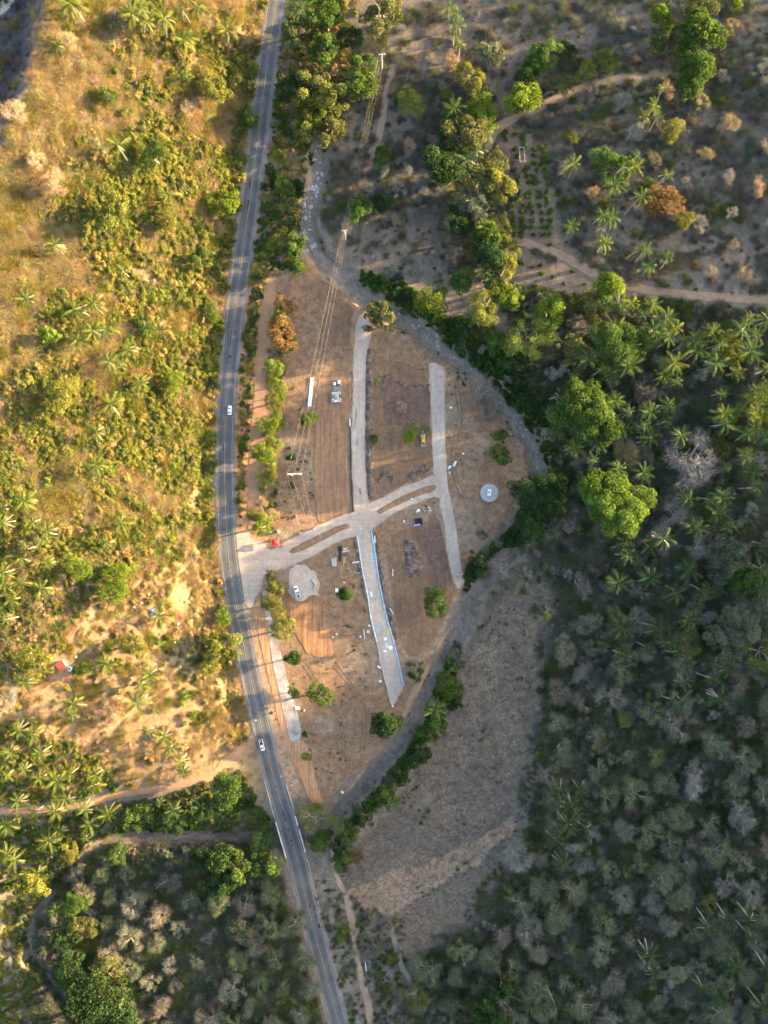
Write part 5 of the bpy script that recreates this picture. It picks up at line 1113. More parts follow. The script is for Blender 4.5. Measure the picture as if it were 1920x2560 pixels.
scrub('field_margin_brush', 'ragged brush along the right margin of the fallow field', [(1220, 1440), (1440, 1400), (1440, 1700), (1400, 1950), (1360, 2150), (1240, 2330), (1060, 2460), (980, 2430), (1150, 2290), (1280, 2100), (1310, 1900), (1340, 1700), (1340, 1560)], 2.6, 226, .4, 2.2, [3, 4, 5, 6, 7, 8, 9], ['B', 'K', 'P', 'O', 'K'], dens=lambda a, b: sstep(-110, 70, a - np.interp(b, [1430, 1620, 1760, 1920, 2080, 2230, 2330, 2420], [1390, 1370, 1345, 1325, 1300, 1200, 1100, 1020])) * (.3 + .7 * sstep(.36, .6, G_(a, b, 50, 27))))
scrub('ravine_brush', 'sparse brush in the shaded ravine at the top left', [(-60, -60), (150, -60), (100, 200), (10, 480), (-60, 560)], 9, 227, .6, 1.8, [3, 4, 5, 6], ['B', 'T', 'K'])
scrub('field_shrubs', 'thin low shrubs and weeds scattered over the fallow field', FIELD, 26, 228, .4, 1.2, [3, 6, 7, 0], ['K', 'B', 'O', 'P'], dens=lambda a, b: sstep(.44, .62, G_(a, b, 60, 33)))
scrub('creekside_weeds', 'ragged weeds along the lower creek beside the plot', [(1165, 1500), (1185, 1500), (1120, 1640), (1050, 1790), (960, 1930), (860, 2040), (820, 2040), (930, 1930), (1010, 1800), (1080, 1660)], 3, 229, .4, 1.2, [0, 3, 6, 8, 9], ['G', 'K', 'O', 'P'], dens=lambda a, b: sstep(.42, .58, G_(a, b, 40, 35)), cat='weeds')
scrub('forest_litter', 'pale dry grass and litter on the floor of the shaded woodland', FOREST, 2.0, 230, .5, 1.3, [8, 9], ['W', 'K', (0.12, 0.12, 0.08)], cat='grass')  # pale tufts added to lift the dark gaps between the crowns
scrub('slope_litter', 'pale dry grass and litter on the shaded slope at lower left', LLEFT, 2.0, 231, .5, 1.3, [8, 9], ['W', 'K', (0.12, 0.12, 0.08)], cat='grass')

# ------------------------------------------------------------------ stones in the creek (pieces of its bed)
def stone_mesh(seed):
    rng = np.random.default_rng(seed); bm = bmesh.new(); bmesh.ops.create_icosphere(bm, subdivisions=2, radius=1.0)
    for v in bm.verts:
        k = 1 + .22 * (rng.random() - .5) + .25 * math.sin(v.co.x * 2.1 + seed) * math.cos(v.co.y * 1.7 + seed * 2); v.co *= k
        v.co.z *= .6
    me = bpy.data.meshes.new('stone'); bm.to_mesh(me); bm.free(); me.materials.append(M['stone']); return me
STONES = [stone_mesh(s) for s in range(4)]
for k in range(110):
    i_ = random.randrange(2, 26); x, y = CREEK[i_]; w = random.choice([(26, 0.5, 1.5), (22, .3, .8), (22, .3, .7)])
    if k > 80: x, y = CREEK[random.randrange(40, 90)]; w = (16, .25, .6)
    b = g1(x + random.uniform(-w[0], w[0]) * .75 - (6 if k <= 80 else 0), y + random.uniform(-8, 8)); s = random.uniform(w[1], w[2])
    link('stone', STONES[k % 4], None, cb, (b.x, b.y, b.z + .1), (0, 0, random.uniform(0, 6)), (s, s * random.uniform(.6, .9), s * .8))

# ------------------------------------------------------------------ vehicles
def ring(x, hw, z0, z1, r=.18):
    """Rounded section across the vehicle at x."""
    P = []
    for sy, sz, a0 in ((1, -1, -90), (1, 1, 0), (-1, 1, 90), (-1, -1, 180)):
        cy, cz = sy * (hw - r), (z0 + r) if sz < 0 else (z1 - r)
        for a in (a0, a0 + 45, a0 + 90): P.append((x, cy + r * math.cos(math.radians(a)), cz + r * math.sin(math.radians(a))))
    return P
def wheels(root, xs, hw, r, w=.24):
    for x in xs:
        for s in (-1, 1):
            t = MB().lathe([(r * .55, -w / 2), (r * .95, -w / 2), (r, -w / 4), (r, w / 4), (r * .95, w / 2), (r * .55, w / 2)], 18).obj('wheel', M['rubber'], root, loc=(x, s * hw, r), rot=(math.pi / 2, 0, 0))
            MB().lathe([(r * .1, -w / 2 - .01), (r * .56, -w / 2 - .01), (r * .56, w / 2 + .01), (r * .1, w / 2 + .01)], 14).obj('rim', M['chrome'], t)
def car(label, px, py, rz, L_=4.2, hw=.88, paint_='car_white'):
    b = g1(px, py); root = empty('car', (b.x, b.y, 0.19), rz); h = L_ / 2
    MB().rings([ring(-h, hw * .8, .35, .75, .12), ring(-h + .12, hw * .93, .25, .88), ring(-h + .9, hw, .22, .96), ring(0, hw, .22, .95), ring(h - 1.3, hw, .22, .92), ring(h - .45, hw * .95, .24, .80), ring(h - .05, hw * .78, .32, .62, .12)]).obj('body', M[paint_], root, 0, True)
    MB().rings([ring(-h + .62, hw * .74, .86, .95, .04), ring(-h + 1.15, hw * .78, .86, 1.40, .14), ring(.15, hw * .8, .86, 1.47, .16), ring(.45, hw * .79, .86, 1.43, .15), ring(h - 1.15, hw * .72, .84, .93, .04)]).obj('cabin', M['glass'], root, 0, True)
    MB().rings([ring(-h + 1.05, hw * .70, 1.36, 1.44, .035), ring(-h + 1.3, hw * .74, 1.38, 1.49, .05), ring(.1, hw * .76, 1.40, 1.52, .05), ring(.42, hw * .70, 1.36, 1.46, .04)]).obj('roof', M[paint_], root, 0, True)
    wheels(root, (-h + .85, h - .85), hw - .1, .32)
    for s in (-1, 1):
        MB().box((h - .22, s * hw * .62, .66), (.2, .34, .13)).obj('headlight', M['lamp_clear'], root, .03)
        MB().box((-h + .08, s * hw * .66, .76), (.12, .3, .16)).obj('tail_light', M['lamp_red'], root, .03)
        MB().box((.62, s * (hw + .08), .98), (.14, .2, .12)).obj('wing_mirror', M[paint_], root, .03)
    return tag(root, label, 'car')
def pickup(label, px, py, rz, paint_='car_white', load=None, hb=0.19, dark=False):
    b = g1(px, py); root = empty('pickup_truck', (b.x, b.y, b.z + hb if hb != .19 else .19), rz); L_ = 5.3; h = L_ / 2; hw = .93
    MB().rings([ring(-.35, hw, .35, 1.05), ring(h - 1.55, hw, .35, 1.05), ring(h - .5, hw * .95, .36, .98), ring(h - .05, hw * .82, .42, .80, .14)]).obj('body', M[paint_], root, 0, True)
    MB().rings([ring(-.4, hw * .88, 1.0, 1.55, .1), ring(-.28, hw * .86, 1.0, 1.72, .14), ring(.75, hw * .85, 1.0, 1.74, .14), ring(1.0, hw * .84, 1.0, 1.66, .12), ring(1.62, hw * .80, .98, 1.08, .04)]).obj('cabin', M['glass'], root, 0, True)
    MB().rings([ring(-.3, hw * .76, 1.66, 1.74, .03), ring(-.15, hw * .80, 1.70, 1.79, .04), ring(.75, hw * .80, 1.71, 1.80, .04), ring(.95, hw * .74, 1.62, 1.71, .03)]).obj('roof', M[paint_], root, 0, True)
    MB().box((-1.5, 0, .62), (2.25, 1.5, .1)).obj('bed_floor', M['black'] if not dark else M['rust'], root)
    for s in (-1, 1):
        MB().box((-1.5, s * .84, .78), (2.28, .17, .62)).obj('bed_side', M[paint_], root, .04)
        MB().box((h - .2, s * hw * .66, .82), (.2, .32, .16)).obj('headlight', M['lamp_clear'], root, .03)
        MB().box((-h + .02, s * .84, .86), (.06, .14, .3)).obj('tail_light', M['lamp_red'], root)
        MB().box((1.15, s * (hw + .1), 1.16), (.16, .22, .16)).obj('wing_mirror', M[paint_], root, .03)
    MB().box((-h + .07, 0, .8), (.08, 1.5, .56)).obj('tailgate', M[paint_], root, .02)
    MB().box((-h - .06, 0, .5), (.16, 1.7, .16)).obj('bumper', M['chrome'], root, .03)
    wheels(root, (-1.62, 1.62), hw - .1, .38)
    tag(root, label, 'pickup')
    if load:
        for nm, lab, mt, c, d in load:
            R = Matrix.Rotation(rz, 3, 'Z') @ Vector(c)
            tag(MB().box((0, 0, 0), d, 0, .88).obj(nm, M[mt], None, .05, loc=root.location + R, rot=(0, 0, rz + .05)), lab, nm.replace('_', ' '))
    return root
X_, Y_, an = on_road(575, 1026)
car('white hatchback driving on the highway among tree shadows', 575, 1026, an + math.pi)
X_, Y_, an = on_road(655, 1860)
pickup('pale silver pickup on the highway beside the western track mouth', 655, 1861, an, 'car_silver', [('cargo_crate', 'dark crate in the bed of the silver highway pickup', 'plank', (-1.7, -.2, 1.05), (.9, .8, .5)), ('fuel_can', 'small red can in the bed of the silver highway pickup', 'lamp_red', (-2.2, .45, .9), (.35, .4, .45))])
pickup('white pickup parked on the round gravel pad', 742.5, 1478, math.atan2(23, -8.5), 'car_white', [('cargo_sack', 'pale pink sack lying in the bed of the parked pickup', 'bag', (-1.3, .15, .95), (1.2, .55, .4)), ('tool_box', 'teal box in the bed of the parked pickup', 'teal', (-1.55, -.5, .95), (1.2, .3, .45))], hb=.13)

# backhoe loader: bucket towards the bottom of the picture
b = g1(1057, 1095); bh = empty('backhoe_loader', (b.x, b.y, b.z + .07), math.atan2(-27, .5) + .06)
MB().rings([ring(-1.2, .55, .75, 1.5, .1), ring(.2, .55, .75, 1.6, .1), ring(.4, .5, .8, 1.75, .1), ring(1.9, .46, .8, 1.6, .12), ring(2.0, .4, .85, 1.45, .1)]).obj('bonnet', M['yellow'], bh, 0, True)
MB().box((-.45, 0, 1.95), (1.5, 1.35, 1.5), 0, .92).obj('cab', M['glass'], bh, .06)
MB().box((-.45, 0, 2.76), (1.55, 1.4, .12)).obj('cab_roof', M['steel'], bh, .04)
MB().box((.25, 0, 1.05), (1.2, 1.9, .18)).obj('platform', M['yellow'], bh, .03)
for s in (-1, 1):
    MB().tube([(.2, s * .72, 1.55), (1.6, s * .72, 1.35), (2.7, s * .7, .7)], .13, 6).obj('loader_arm', M['yellow'], bh)
    MB().lathe([(.4, -.24), (.72, -.24), (.75, -.1), (.75, .1), (.72, .24), (.4, .24)], 20).obj('rear_wheel', M['rubber'], bh, loc=(-.95, s * .85, .75), rot=(math.pi / 2, 0, 0))
    MB().lathe([(.25, -.18), (.48, -.18), (.5, -.08), (.5, .08), (.48, .18), (.25, .18)], 18).obj('front_wheel', M['rubber'], bh, loc=(1.45, s * .8, .5), rot=(math.pi / 2, 0, 0))
    MB().box((-.95, s * .85, 1.56), (1.2, .5, .1)).obj('mudguard', M['yellow'], bh, .03)
    MB().box((-1.75, s * .7, .45), (.25, .25, .9)).obj('stabiliser', M['yellow'], bh)
bk = MB()
prof = [(2.65, .85), (2.62, .25), (2.85, .06), (3.95, .06), (3.97, .1), (2.92, .16), (2.76, .32), (2.78, .85)]
n = len(prof); V = [(x, -1.12, z) for x, z in prof] + [(x, 1.12, z) for x, z in prof]
bk.add(V, [tuple((k, (k + 1) % n, n + (k + 1) % n, n + k)) for k in range(n)])
for s in (-1, 1): bk.box((3.2, s * 1.14, .36), (1.15, .05, .6), 0, .75, 1)
bk.obj('bucket', M['steel'], bh)
MB().tube([(-1.2, 0, 1.1), (-2.0, .1, 2.3), (-2.9, .15, 1.9)], .16, 6).obj('boom', M['yellow'], bh)
MB().tube([(-2.9, .15, 1.9), (-3.0, .15, .7)], .12, 6).obj('dipper', M['yellow'], bh)
MB().box((-2.95, .15, .45), (.5, .6, .55), 0, .7).obj('digging_bucket', M['steel'], bh, .04)
tag(bh, 'yellow backhoe loader with grey front bucket beside the right gravel lane', 'loader')

# ------------------------------------------------------------------ tents, huts, tanks
b = g1(689, 1355, 1.5); tn = empty('canopy_tent', (b.x, b.y, b.z + .12), math.radians(8))
for x in (-1.4, 1.4):
    for y in (-1.4, 1.4): MB().box((x, y, 1.05), (.06, .06, 2.1)).obj('leg', M['chrome'], tn)
q = 1.58
for k, (A, B) in enumerate((((-q, -q), (q, -q)), ((q, -q), (q, q)), ((q, q), (-q, q)), ((-q, q), (-q, -q)))):
    MB().add([(*A, 2.1), (*B, 2.1), (0, 0, 3.0), (*A, 1.85), (*B, 1.85)], [(0, 1, 2), (3, 4, 1, 0)]).obj('canopy_panel', M['red_cloth'], tn)
tag(tn, 'red pyramid canopy tent beside the avenue entrance', 'tent')
def tank(label, px, py, r, h, mat='tank', z=0.0, cat='water tank'):
    b = g1(px, py, h); t = empty('water_tank', (b.x, b.y, b.z + .02 + z))
    MB().lathe([(r * .9, 0), (r, .08), (r, h * .72), (r * .9, h * .86), (r * .45, h), (r * .4, h)], 20).obj('body', M[mat], t, 0, True)
    MB().lathe([(r * .4, 0), (r * .4, .08), (r * .3, .12)], 14, (0, 0, h)).obj('lid', M['black'], t)
    return tag(t, label, cat)
tank('round white water tank with dark lid above the red tent', 695, 1329, .68, 1.5, 'white_paint')
tank('pale teal water tank beside the red roofed hut', 173, 1673, 1.05, 1.9, 'tank')
b = g1(153, 1665, 2.2); ht_ = empty('hut', (b.x, b.y, b.z), math.radians(35))
MB().box((0, 0, 1.0), (3.0, 3.6, 2.4)).obj('wall', M['concrete'], ht_)
MB().add([(-1.9, -2.2, 2.28), (1.9, -2.2, 2.55), (1.9, 2.2, 2.55), (-1.9, 2.2, 2.28), (-1.9, -2.2, 2.36), (1.9, -2.2, 2.63), (1.9, 2.2, 2.63), (-1.9, 2.2, 2.36)], [(3, 2, 1, 0), (4, 5, 6, 7), (0, 1, 5, 4), (1, 2, 6, 5), (2, 3, 7, 6), (3, 0, 4, 7)]).obj('roof', M['red_tile'], ht_)
MB().box((1.55, .3, .95), (.08, .9, 1.9)).obj('door', M['plank'], ht_)
tag(ht_, 'small hut with tilted red roof on the sunlit slope', 'hut')
def sheet(name, label, px, py, w, l, mat, rz=0, seed=0, puff=.12, cat=None, group=None, z=.17):
    """Crumpled film or cloth lying on the ground."""
    rng = np.random.default_rng(seed); n = 7; b = g1(px, py); V = []; F = []
    for i_ in range(n):
        for j in range(n):
            u, v = i_ / (n - 1) - .5, j / (n - 1) - .5; e = max(abs(u), abs(v)) * 2
            V.append((u * w * (1 + rng.normal() * .06 * e), v * l * (1 + rng.normal() * .06 * e), .015 + puff * rng.random() * (1 if e < .9 else .3)))
    for i_ in range(n - 1):
        for j in range(n - 1): F.append((i_ * n + j, (i_ + 1) * n + j, (i_ + 1) * n + j + 1, i_ * n + j + 1))
    m_ = n * n; V += [(x, y, -.03) for x, y, _ in V]
    ed = [(k, 0) for k in range(n)] + [(n - 1, k) for k in range(1, n)] + [(k, n - 1) for k in range(n - 2, -1, -1)] + [(0, k) for k in range(n - 2, 0, -1)]
    for k in range(len(ed)):
        a, c_ = ed[k][0] * n + ed[k][1], ed[(k + 1) % len(ed)][0] * n + ed[(k + 1) % len(ed)][1]; F.append((a, c_, c_ + m_, a + m_))
    return tag(MB().add(V, F).obj(name, M[mat], None, loc=(b.x, b.y, b.z + z), rot=(0, 0, rz)), label, cat or name.replace('_', ' '), group)
sheet('tarpaulin', 'crumpled blue tarpaulin by a palm above the hut', 382, 1530, 3.2, 3.6, 'blue_tarp', .3, 1, .7, z=.1)
sheet('tarpaulin', 'dark crumpled tarpaulin left of the blue one', 361, 1545, 2.4, 1.8, 'black', .5, 2, .5, z=.1)
sheet('tarpaulin', 'long grey black sheet below the blue tarpaulin', 350, 1564, 2.0, 3.6, 'steel', -.6, 3, .4, z=.1)
for k, (x, y) in enumerate([(336, 1518), (372, 1486), (354, 1507), (437, 1605), (446, 1560), (452, 1668), (190, 1642), (330, 1600)]):
    sheet('sack', 'white scrap of sheeting, ' + locate([(336, 1518), (372, 1486), (354, 1507), (437, 1605), (446, 1560), (452, 1668), (190, 1642), (330, 1600)])[k], x, y, random.uniform(.7, 1.5), random.uniform(.7, 1.3), 'bag', random.random() * 3, 20 + k, .4, 'scrap', 'white scraps by the hut', z=.1)
# films, sacks and boards on the plot
for k, (lab, x, y, w, l, mt, rz) in enumerate([('teal film patch on the lower lane beside the right kerb, uppermost', 931, 1400, 1.5, 2.6, 'teal', .1), ('pale film patch at the left side of the lower lane', 928, 1486, 1.2, 2.6, 'pale_kerb', .1), ('teal film patch left of the tan board', 944, 1572, 1.5, 2.2, 'teal', .1),
        ('faint teal film above the tan board, right side of lane', 957, 1557, 1.2, 1.6, 'teal', .3), ('white film star below the tan board', 963, 1597, 1.4, 1.3, 'bag', .5), ('white film heap on the lower lane, left one of a pair', 967, 1614, 1.3, 1.9, 'pale_kerb', .2), ('white film heap on the lower lane, right one of a pair', 976, 1619, 1.6, 1.8, 'bag', .8),
        ('small white film lowest on the lower lane', 962, 1628, 1.4, .9, 'bag', .1), ('bluish film patch near the lower lane end', 995, 1697, 1.0, 1.6, 'teal', .2)]):
    sheet('plastic_film', lab, x, y, w, l, mt, rz, 40 + k, .2 if mt != 'teal' else .05, 'plastic film')
for k, (lab, x, y, w, l) in enumerate([('long white rubbish heap right of the right lane', 1137, 1159, 2.6, 1.0), ('lumpy white rubbish left of the long white heap', 1124, 1168, 1.9, 1.0), ('small white sack right of the lane above the rubbish heap', 1158, 1134, .8, .8), ('round white sack high up right of the right lane', 1127, 1019, 1.0, 1.1),
        ('tiny white sack below the rubbish heap', 1124, 1182, .7, .8), ('white sack between the carriageways, left', 1012, 1248, .8, .8), ('white sack between the carriageways, right', 1028, 1247, .9, .9), ('white sack near the dark pit', 1010, 1303, 1.2, .8), ('white rubble above the dark pit', 1045, 1277, 1.8, 1.0), ('white sack on the lane crossing', 902, 1323, .7, .8),
        ('white sack beside the lower tip of the concrete apron', 743, 1770, 1.3, 2.2), ('flat white sack right of the apron scraps', 761, 1776, 1.0, .5), ('white block in the weeds below the orange lot', 842, 1585, .9, .7), ('white sack in weeds beside the orange lot edge', 832, 1592, .8, .6), ('white bucket in the weeds left of the lower lane', 901, 1592, .9, .9), ('white drum lid above the concrete ring', 923, 1564, .8, .8),
        ('white stone in the creek mouth field', 856, 1980, 1.2, .9), ('white sack beside green tree and black sheet', 842, 1476, 1.8, 1.4), ('small white sack right of the parked pickup', 860, 1456, .6, .6), ('white rag left of the lower lane end', 948, 1668, .8, 1.6), ('white crumpled film left of the lane end', 951, 1703, 1.2, 1.2), ('white lump at the lower lane tip', 982, 1765, 1.0, .7)]):
    sheet('sack', lab, x, y, w, l, 'bag', random.random() * 3, 70 + k, .35, 'sack', None, .14)
sheet('tarpaulin', 'black sheet under the green tree right of the parked pickup', 845, 1483, 1.3, 1.4, 'black', .2, 120, .3, z=.1)
sheet('tarpaulin', 'long black pond liner strip left of the lower lane', 850, 1388, 1.1, 5.2, 'black', 0, 121, .25, z=.1)
sheet('tarpaulin', 'round black liner bundle at the upper end of the liner strip', 850, 1371, 1.5, 2.0, 'black', 0, 122, .5, z=.18)
def bar(name, label, a, b_, w, h, mat, group=None, z=.12, cat=None):
    A, B = g1(*a), g1(*b_); d = B - A; o = MB().box((0, 0, h / 2), (Vector((d.x, d.y, 0)).length, w, h)).obj(name, M[mat], None, .02, loc=((A.x + B.x) / 2, (A.y + B.y) / 2, (A.z + B.z) / 2 + z), rot=(0, 0, math.atan2(d.y, d.x)))
    return tag(o, label, cat or name.replace('_', ' '), group)
bar('concrete_beam', 'white concrete beam right of the right kerb near the crossing', (937, 1339), (937.5, 1356), .55, .3, 'concrete_pale')
bar('concrete_beam', 'white concrete beam lying across left of the lower lane', (881, 1407), (898, 1404), .6, .3, 'concrete_pale')
bar('plastic_pipe', 'white pipe lying upright in the lot between lower lanes', (982, 1423), (982, 1440), .28, .25, 'pvc')
bar('plastic_pipe', 'white pipe lying slanted right of the lower lane', (975, 1520), (983, 1535), .28, .25, 'pvc')
bar('plastic_pipe', 'white pipe left of the concrete ring', (909, 1574), (912.5, 1598), .3, .25, 'pvc')
bar('plank', 'bent grey plank left of the left kerb', (883, 1429), (899, 1434), .3, .15, 'plank')
bar('plank', 'short slanted plank beside the liner strip', (870, 1421), (878, 1430), .22, .12, 'plank')
bar('plank', 'grey plank right of the dark pit, slanting', (1056, 1268), (1063, 1280), .3, .12, 'plank')
bar('plank', 'white plank above right of the dark pit', (1071, 1267), (1076, 1273), .55, .15, 'concrete_pale')
bar('plank', 'pale plank level, right of the dark pit', (1071, 1277), (1080, 1276), .35, .12, 'concrete_pale')
bar('timber_beam', 'dark brown beam beside the liner strip', (855, 1386), (870, 1386), .5, .25, 'brown_beam')
for k in range(5):
    bar('log', 'pale log in the pile left of the lower lane, %s from the left' % ['first', 'second', 'third', 'fourth', 'fifth'][k], (829.5 + k * 2.6, 1396 - k * .8), (832 + k * 2 + random.uniform(-1, 1), 1416 + random.uniform(-3, 2)), .3, .28, 'plank' if k % 2 else 'concrete_pale', 'logs left of the lower lane')
for k, (a, b_, lab) in enumerate([((858, 1371), (868, 1371), 'thin white pipe in the loose set right of the liner, topmost'), ((858, 1376), (866, 1373), 'thin white pipe in the loose set right of the liner, second'), ((856, 1380), (874, 1376), 'long white pipe in the loose set right of the liner, lowest')]):
    bar('plastic_pipe', lab, a, b_, .25, .2, 'pvc', 'loose pipes right of the liner')
for k in range(3): bar('plank', 'tan plank in the small set below the dark brown beam, %s from left' % ['first', 'second', 'third'][k], (858 + k * 2.4, 1394), (858 + k * 2.8, 1408 + (8 if k == 0 else 0)), .25, .15, 'plank_tan', 'tan planks below the beam')
bar('board', 'tan board resting on the lower lane by the right kerb', (968, 1574), (973, 1586), 1.5, .12, 'plank_tan', None, .2)
for k, (x, y) in enumerate([(890, 1030), (893, 1040), (888, 1060)]): bar('plastic_pipe', 'grey pipe lying on the upper left lane, %s' % ['topmost', 'middle', 'lowest'][k], (x, y - 9), (x + (-1.5 if k == 1 else .5), y + 9), .22, .2, 'steel', 'pipes on the upper lane', .17)
bar('plank', 'dark plank on the left lane above the crossing', (899, 1222), (902, 1235), .3, .15, 'brown_beam', None, .17)
bar('plank', 'short dark plank in the middle of the left lane', (893, 1099), (893, 1114), .25, .15, 'brown_beam', None, .17)
bar('plank', 'pale plank near the upper bridge approach, first of two', (729, 1955), (746, 1949), .3, .15, 'plank'); bar('plank', 'pale plank near the upper bridge approach, second of two', (733, 1960), (748, 1954), .3, .15, 'plank')
bar('plastic_pipe', 'thin white pipe beside the southern track', (912, 2395), (916, 2426), .3, .25, 'pvc')
# bundle of long pipes
for k in range(6):
    bar('plastic_pipe', 'long white pipe in the bundle below the power line, %s from the left' % ['first', 'second', 'third', 'fourth', 'fifth', 'sixth'][k], (777.5 + k * 1.25, 944 + (k % 2)), (769.5 + k * 1.6, 1015 + (k % 3)), .24, .24, 'pvc', 'pipe bundle below the power line')
# kerbs wrapped in film along the lower lane, and the pipe along the upper one
def strip(name, label, line, w, h, mat, cat, z=.12):
    o = ribbon(name, line, w, M[mat], h + z, 0, across=1); me = o.data; n = len(me.vertices)
    bm = bmesh.new(); bm.from_mesh(me); r = bmesh.ops.extrude_face_region(bm, geom=bm.faces[:]); bmesh.ops.translate(bm, verts=[v for v in r['geom'] if isinstance(v, bmesh.types.BMVert)], vec=(0, 0, -h)); bm.to_mesh(me); bm.free()
    return tag(o, label, cat)
strip('kerb', 'bright blue film covered kerb along the right edge of the lower lane', [(927.5, 1324), (936, 1370), (944, 1430), (954, 1484), (966, 1542), (984, 1602), (997, 1660), (1010, 1714)], .55, .25, 'blue_kerb', 'kerb')
strip('kerb', 'pale film covered kerb along the left edge of the lower lane', [(893, 1340), (900, 1385), (907, 1430), (919, 1488), (927, 1542), (942, 1606)], .5, .22, 'pale_kerb', 'kerb')
strip('kerb', 'bare grey kerb along the left edge of the lower lane end', [(943, 1608), (954, 1666), (966, 1712), (980, 1764)], .35, .2, 'concrete', 'kerb')
strip('drain_pipe', 'black and blue pipe along the left edge of the upper lane', [(875, 1066), (876, 1100), (877.5, 1180), (881, 1240), (882, 1280)], .32, .3, 'black', 'pipe')
strip('drain_pipe', 'short white pipe at the upper end of the black one', [(874.5, 1047), (875, 1065)], .5, .4, 'pvc', 'pipe')
# concrete boxes and blocks
def basin(label, px, py, s, rz=0.0, round_=True, h=.9):
    b = g1(px, py); t = empty('catch_basin', (b.x, b.y, b.z + .1), rz); e = s / 2; w = .14
    for a, (x, y, dx, dy) in enumerate(((0, e - w / 2, s, w), (0, -e + w / 2, s, w), (e - w / 2, 0, w, s - 2 * w), (-e + w / 2, 0, w, s - 2 * w))): MB().box((x, y, h / 2), (dx, dy, h)).obj('wall', M['concrete'], t)
    MB().box((0, 0, .06), (s - 2 * w - .01, s - 2 * w - .01, .1)).obj('floor', M['concrete'], t)
    if round_:
        n = 24; r = s * .27; V = []; F = []
        for k in range(n):
            a = 2 * math.pi * (k + .5) / n; c_, s_ = math.cos(a), math.sin(a); q_ = e / max(abs(c_), abs(s_))
            V += [(c_ * r, s_ * r, h + .1), (c_ * q_, s_ * q_, h + .1), (c_ * r, s_ * r, h + .003), (c_ * q_, s_ * q_, h + .003)]
        for k in range(n):
            j = (k + 1) % n; F += [(4 * k, 4 * k + 1, 4 * j + 1, 4 * j), (4 * k + 2, 4 * j + 2, 4 * j + 3, 4 * k + 3), (4 * k, 4 * j, 4 * j + 2, 4 * k + 2), (4 * k + 1, 4 * k + 3, 4 * j + 3, 4 * j + 1)]
        MB().add(V, F).obj('cover_slab', M['concrete_pale'], t)
    return tag(t, label, 'catch basin', 'concrete boxes stacked beside the left lane')
basin('concrete basin with round hole, left one of the top row', 833.5, 984, 1.3); basin('concrete basin with round hole, middle of the top row', 841, 984.3, 1.25); basin('concrete basin with round hole, right end of top row', 848.3, 983, 1.25)
basin('open concrete basin without cover in the box stack', 834, 992.8, 1.55, 0, False); basin('concrete basin with brown filled hole, right of the open one', 843, 992, 1.4); basin('concrete basin in the bottom left of the box stack', 833, 1002, 1.3, .05); basin('concrete basin in the bottom right of the box stack', 848.5, 1001, 1.6, -.05)
b = g1(840, 1003); tag(MB().box((0, 0, 0), (1.5, 1.2, .1)).obj('cover_slab', M['concrete_pale'], None, .01, loc=(b.x, b.y, b.z + 1.25), rot=(0, .05, .35)), 'loose pale slab lying across the bottom basins', 'slab')
for k, (x, y, w, l) in enumerate([(836.5, 960, 1.05, 1.25), (847.3, 955.5, 1.2, 1.5)]):
    b = g1(x, y); t = empty('bulk_bag', (b.x, b.y, b.z + .1), -.08)
    MB().rings([[(px_ * w / 2 * f, py_ * l / 2 * f, z_) for px_, py_ in ((-1, -.8), (-.8, -1), (.8, -1), (1, -.8), (1, .8), (.8, 1), (-.8, 1), (-1, .8))] for z_, f in ((0, .9), (.1, 1), (.7, 1.03), (.95, .95), (1.0, .8))]).obj('bag', M['bag'], t, 0, True)
    tag(t, 'white bulk bag above the box stack, %s one' % ('lower left', 'upper right')[k], 'bulk bag', 'bulk bags by the box stack')
def block(px, py, w, l, label, rz=0.0):
    b = g1(px, py); e = .09; m_ = MB()
    for x, y, dx, dy in ((0, l / 2 - e / 2, w, e), (0, -l / 2 + e / 2, w, e), (w / 2 - e / 2, 0, e, l - 2 * e), (-w / 2 + e / 2, 0, e, l - 2 * e)): m_.box((x, y, .3), (dx, dy, .6))
    return tag(m_.obj('concrete_block', M['concrete'], None, loc=(b.x, b.y, b.z + .1), rot=(0, 0, rz)), label, 'block', 'hollow concrete blocks in the box stack')
for r_ in range(4):
    for c_ in range(3): block(835.8 + c_ * 4.5, 968.4 + r_ * 2.9, .80, .50, 'hollow concrete block, %s row, %s column of the block grid' % (['first', 'second', 'third', 'fourth'][r_], ['left', 'middle', 'right'][c_]))
for r_ in range(5): block(850.7 - r_ * .15, 961.7 + r_ * 3.8, .95, .66, 'hollow concrete block, %s from the top in the single column' % ['first', 'second', 'third', 'fourth', 'fifth'][r_])
b = g1(920, 1579); tag(MB().lathe([(.42, 0), (.7, 0), (.7, .45), (.42, .45), (.42, .02)], 24).obj('concrete_ring', M['concrete_pale'], None, loc=(b.x, b.y, b.z + .06)), 'concrete manhole ring left of the lower lane', 'ring')
# round pad with slab
b = g1(1223, 1232); o = MB().lathe([(4.0, -.8), (4.05, .12), (3.98, .18), (.05, .18)], 48).obj('concrete_pad', E['pad'], None, loc=(b.x, b.y, b.z + .3)); b.z += .3; tag(o, 'round grey concrete pad on the plot right of the right lane', 'concrete pad')
o = MB().box((0, 0, .55), (1.5, 2.95, 1.1)).obj('plinth', M['white_paint'], None, .03, loc=(b.x - .05, b.y + .1, b.z + .18), rot=(0, 0, -.1)); tag(o, 'white rectangular plinth on the round concrete pad', 'plinth')
t = empty('valve', (b.x - .2, b.y + .25, b.z + 1.28), .4); MB().lathe([(.3, 0), (.34, .15), (.2, .35), (.15, .5)], 14).obj('valve_body', M['black'], t); MB().tube([(0, 0, .3), (-.55, .2, .3)], .12, 8).obj('pipe_stub', M['steel'], t); tag(t, 'dark valve on top of the white plinth', 'valve')
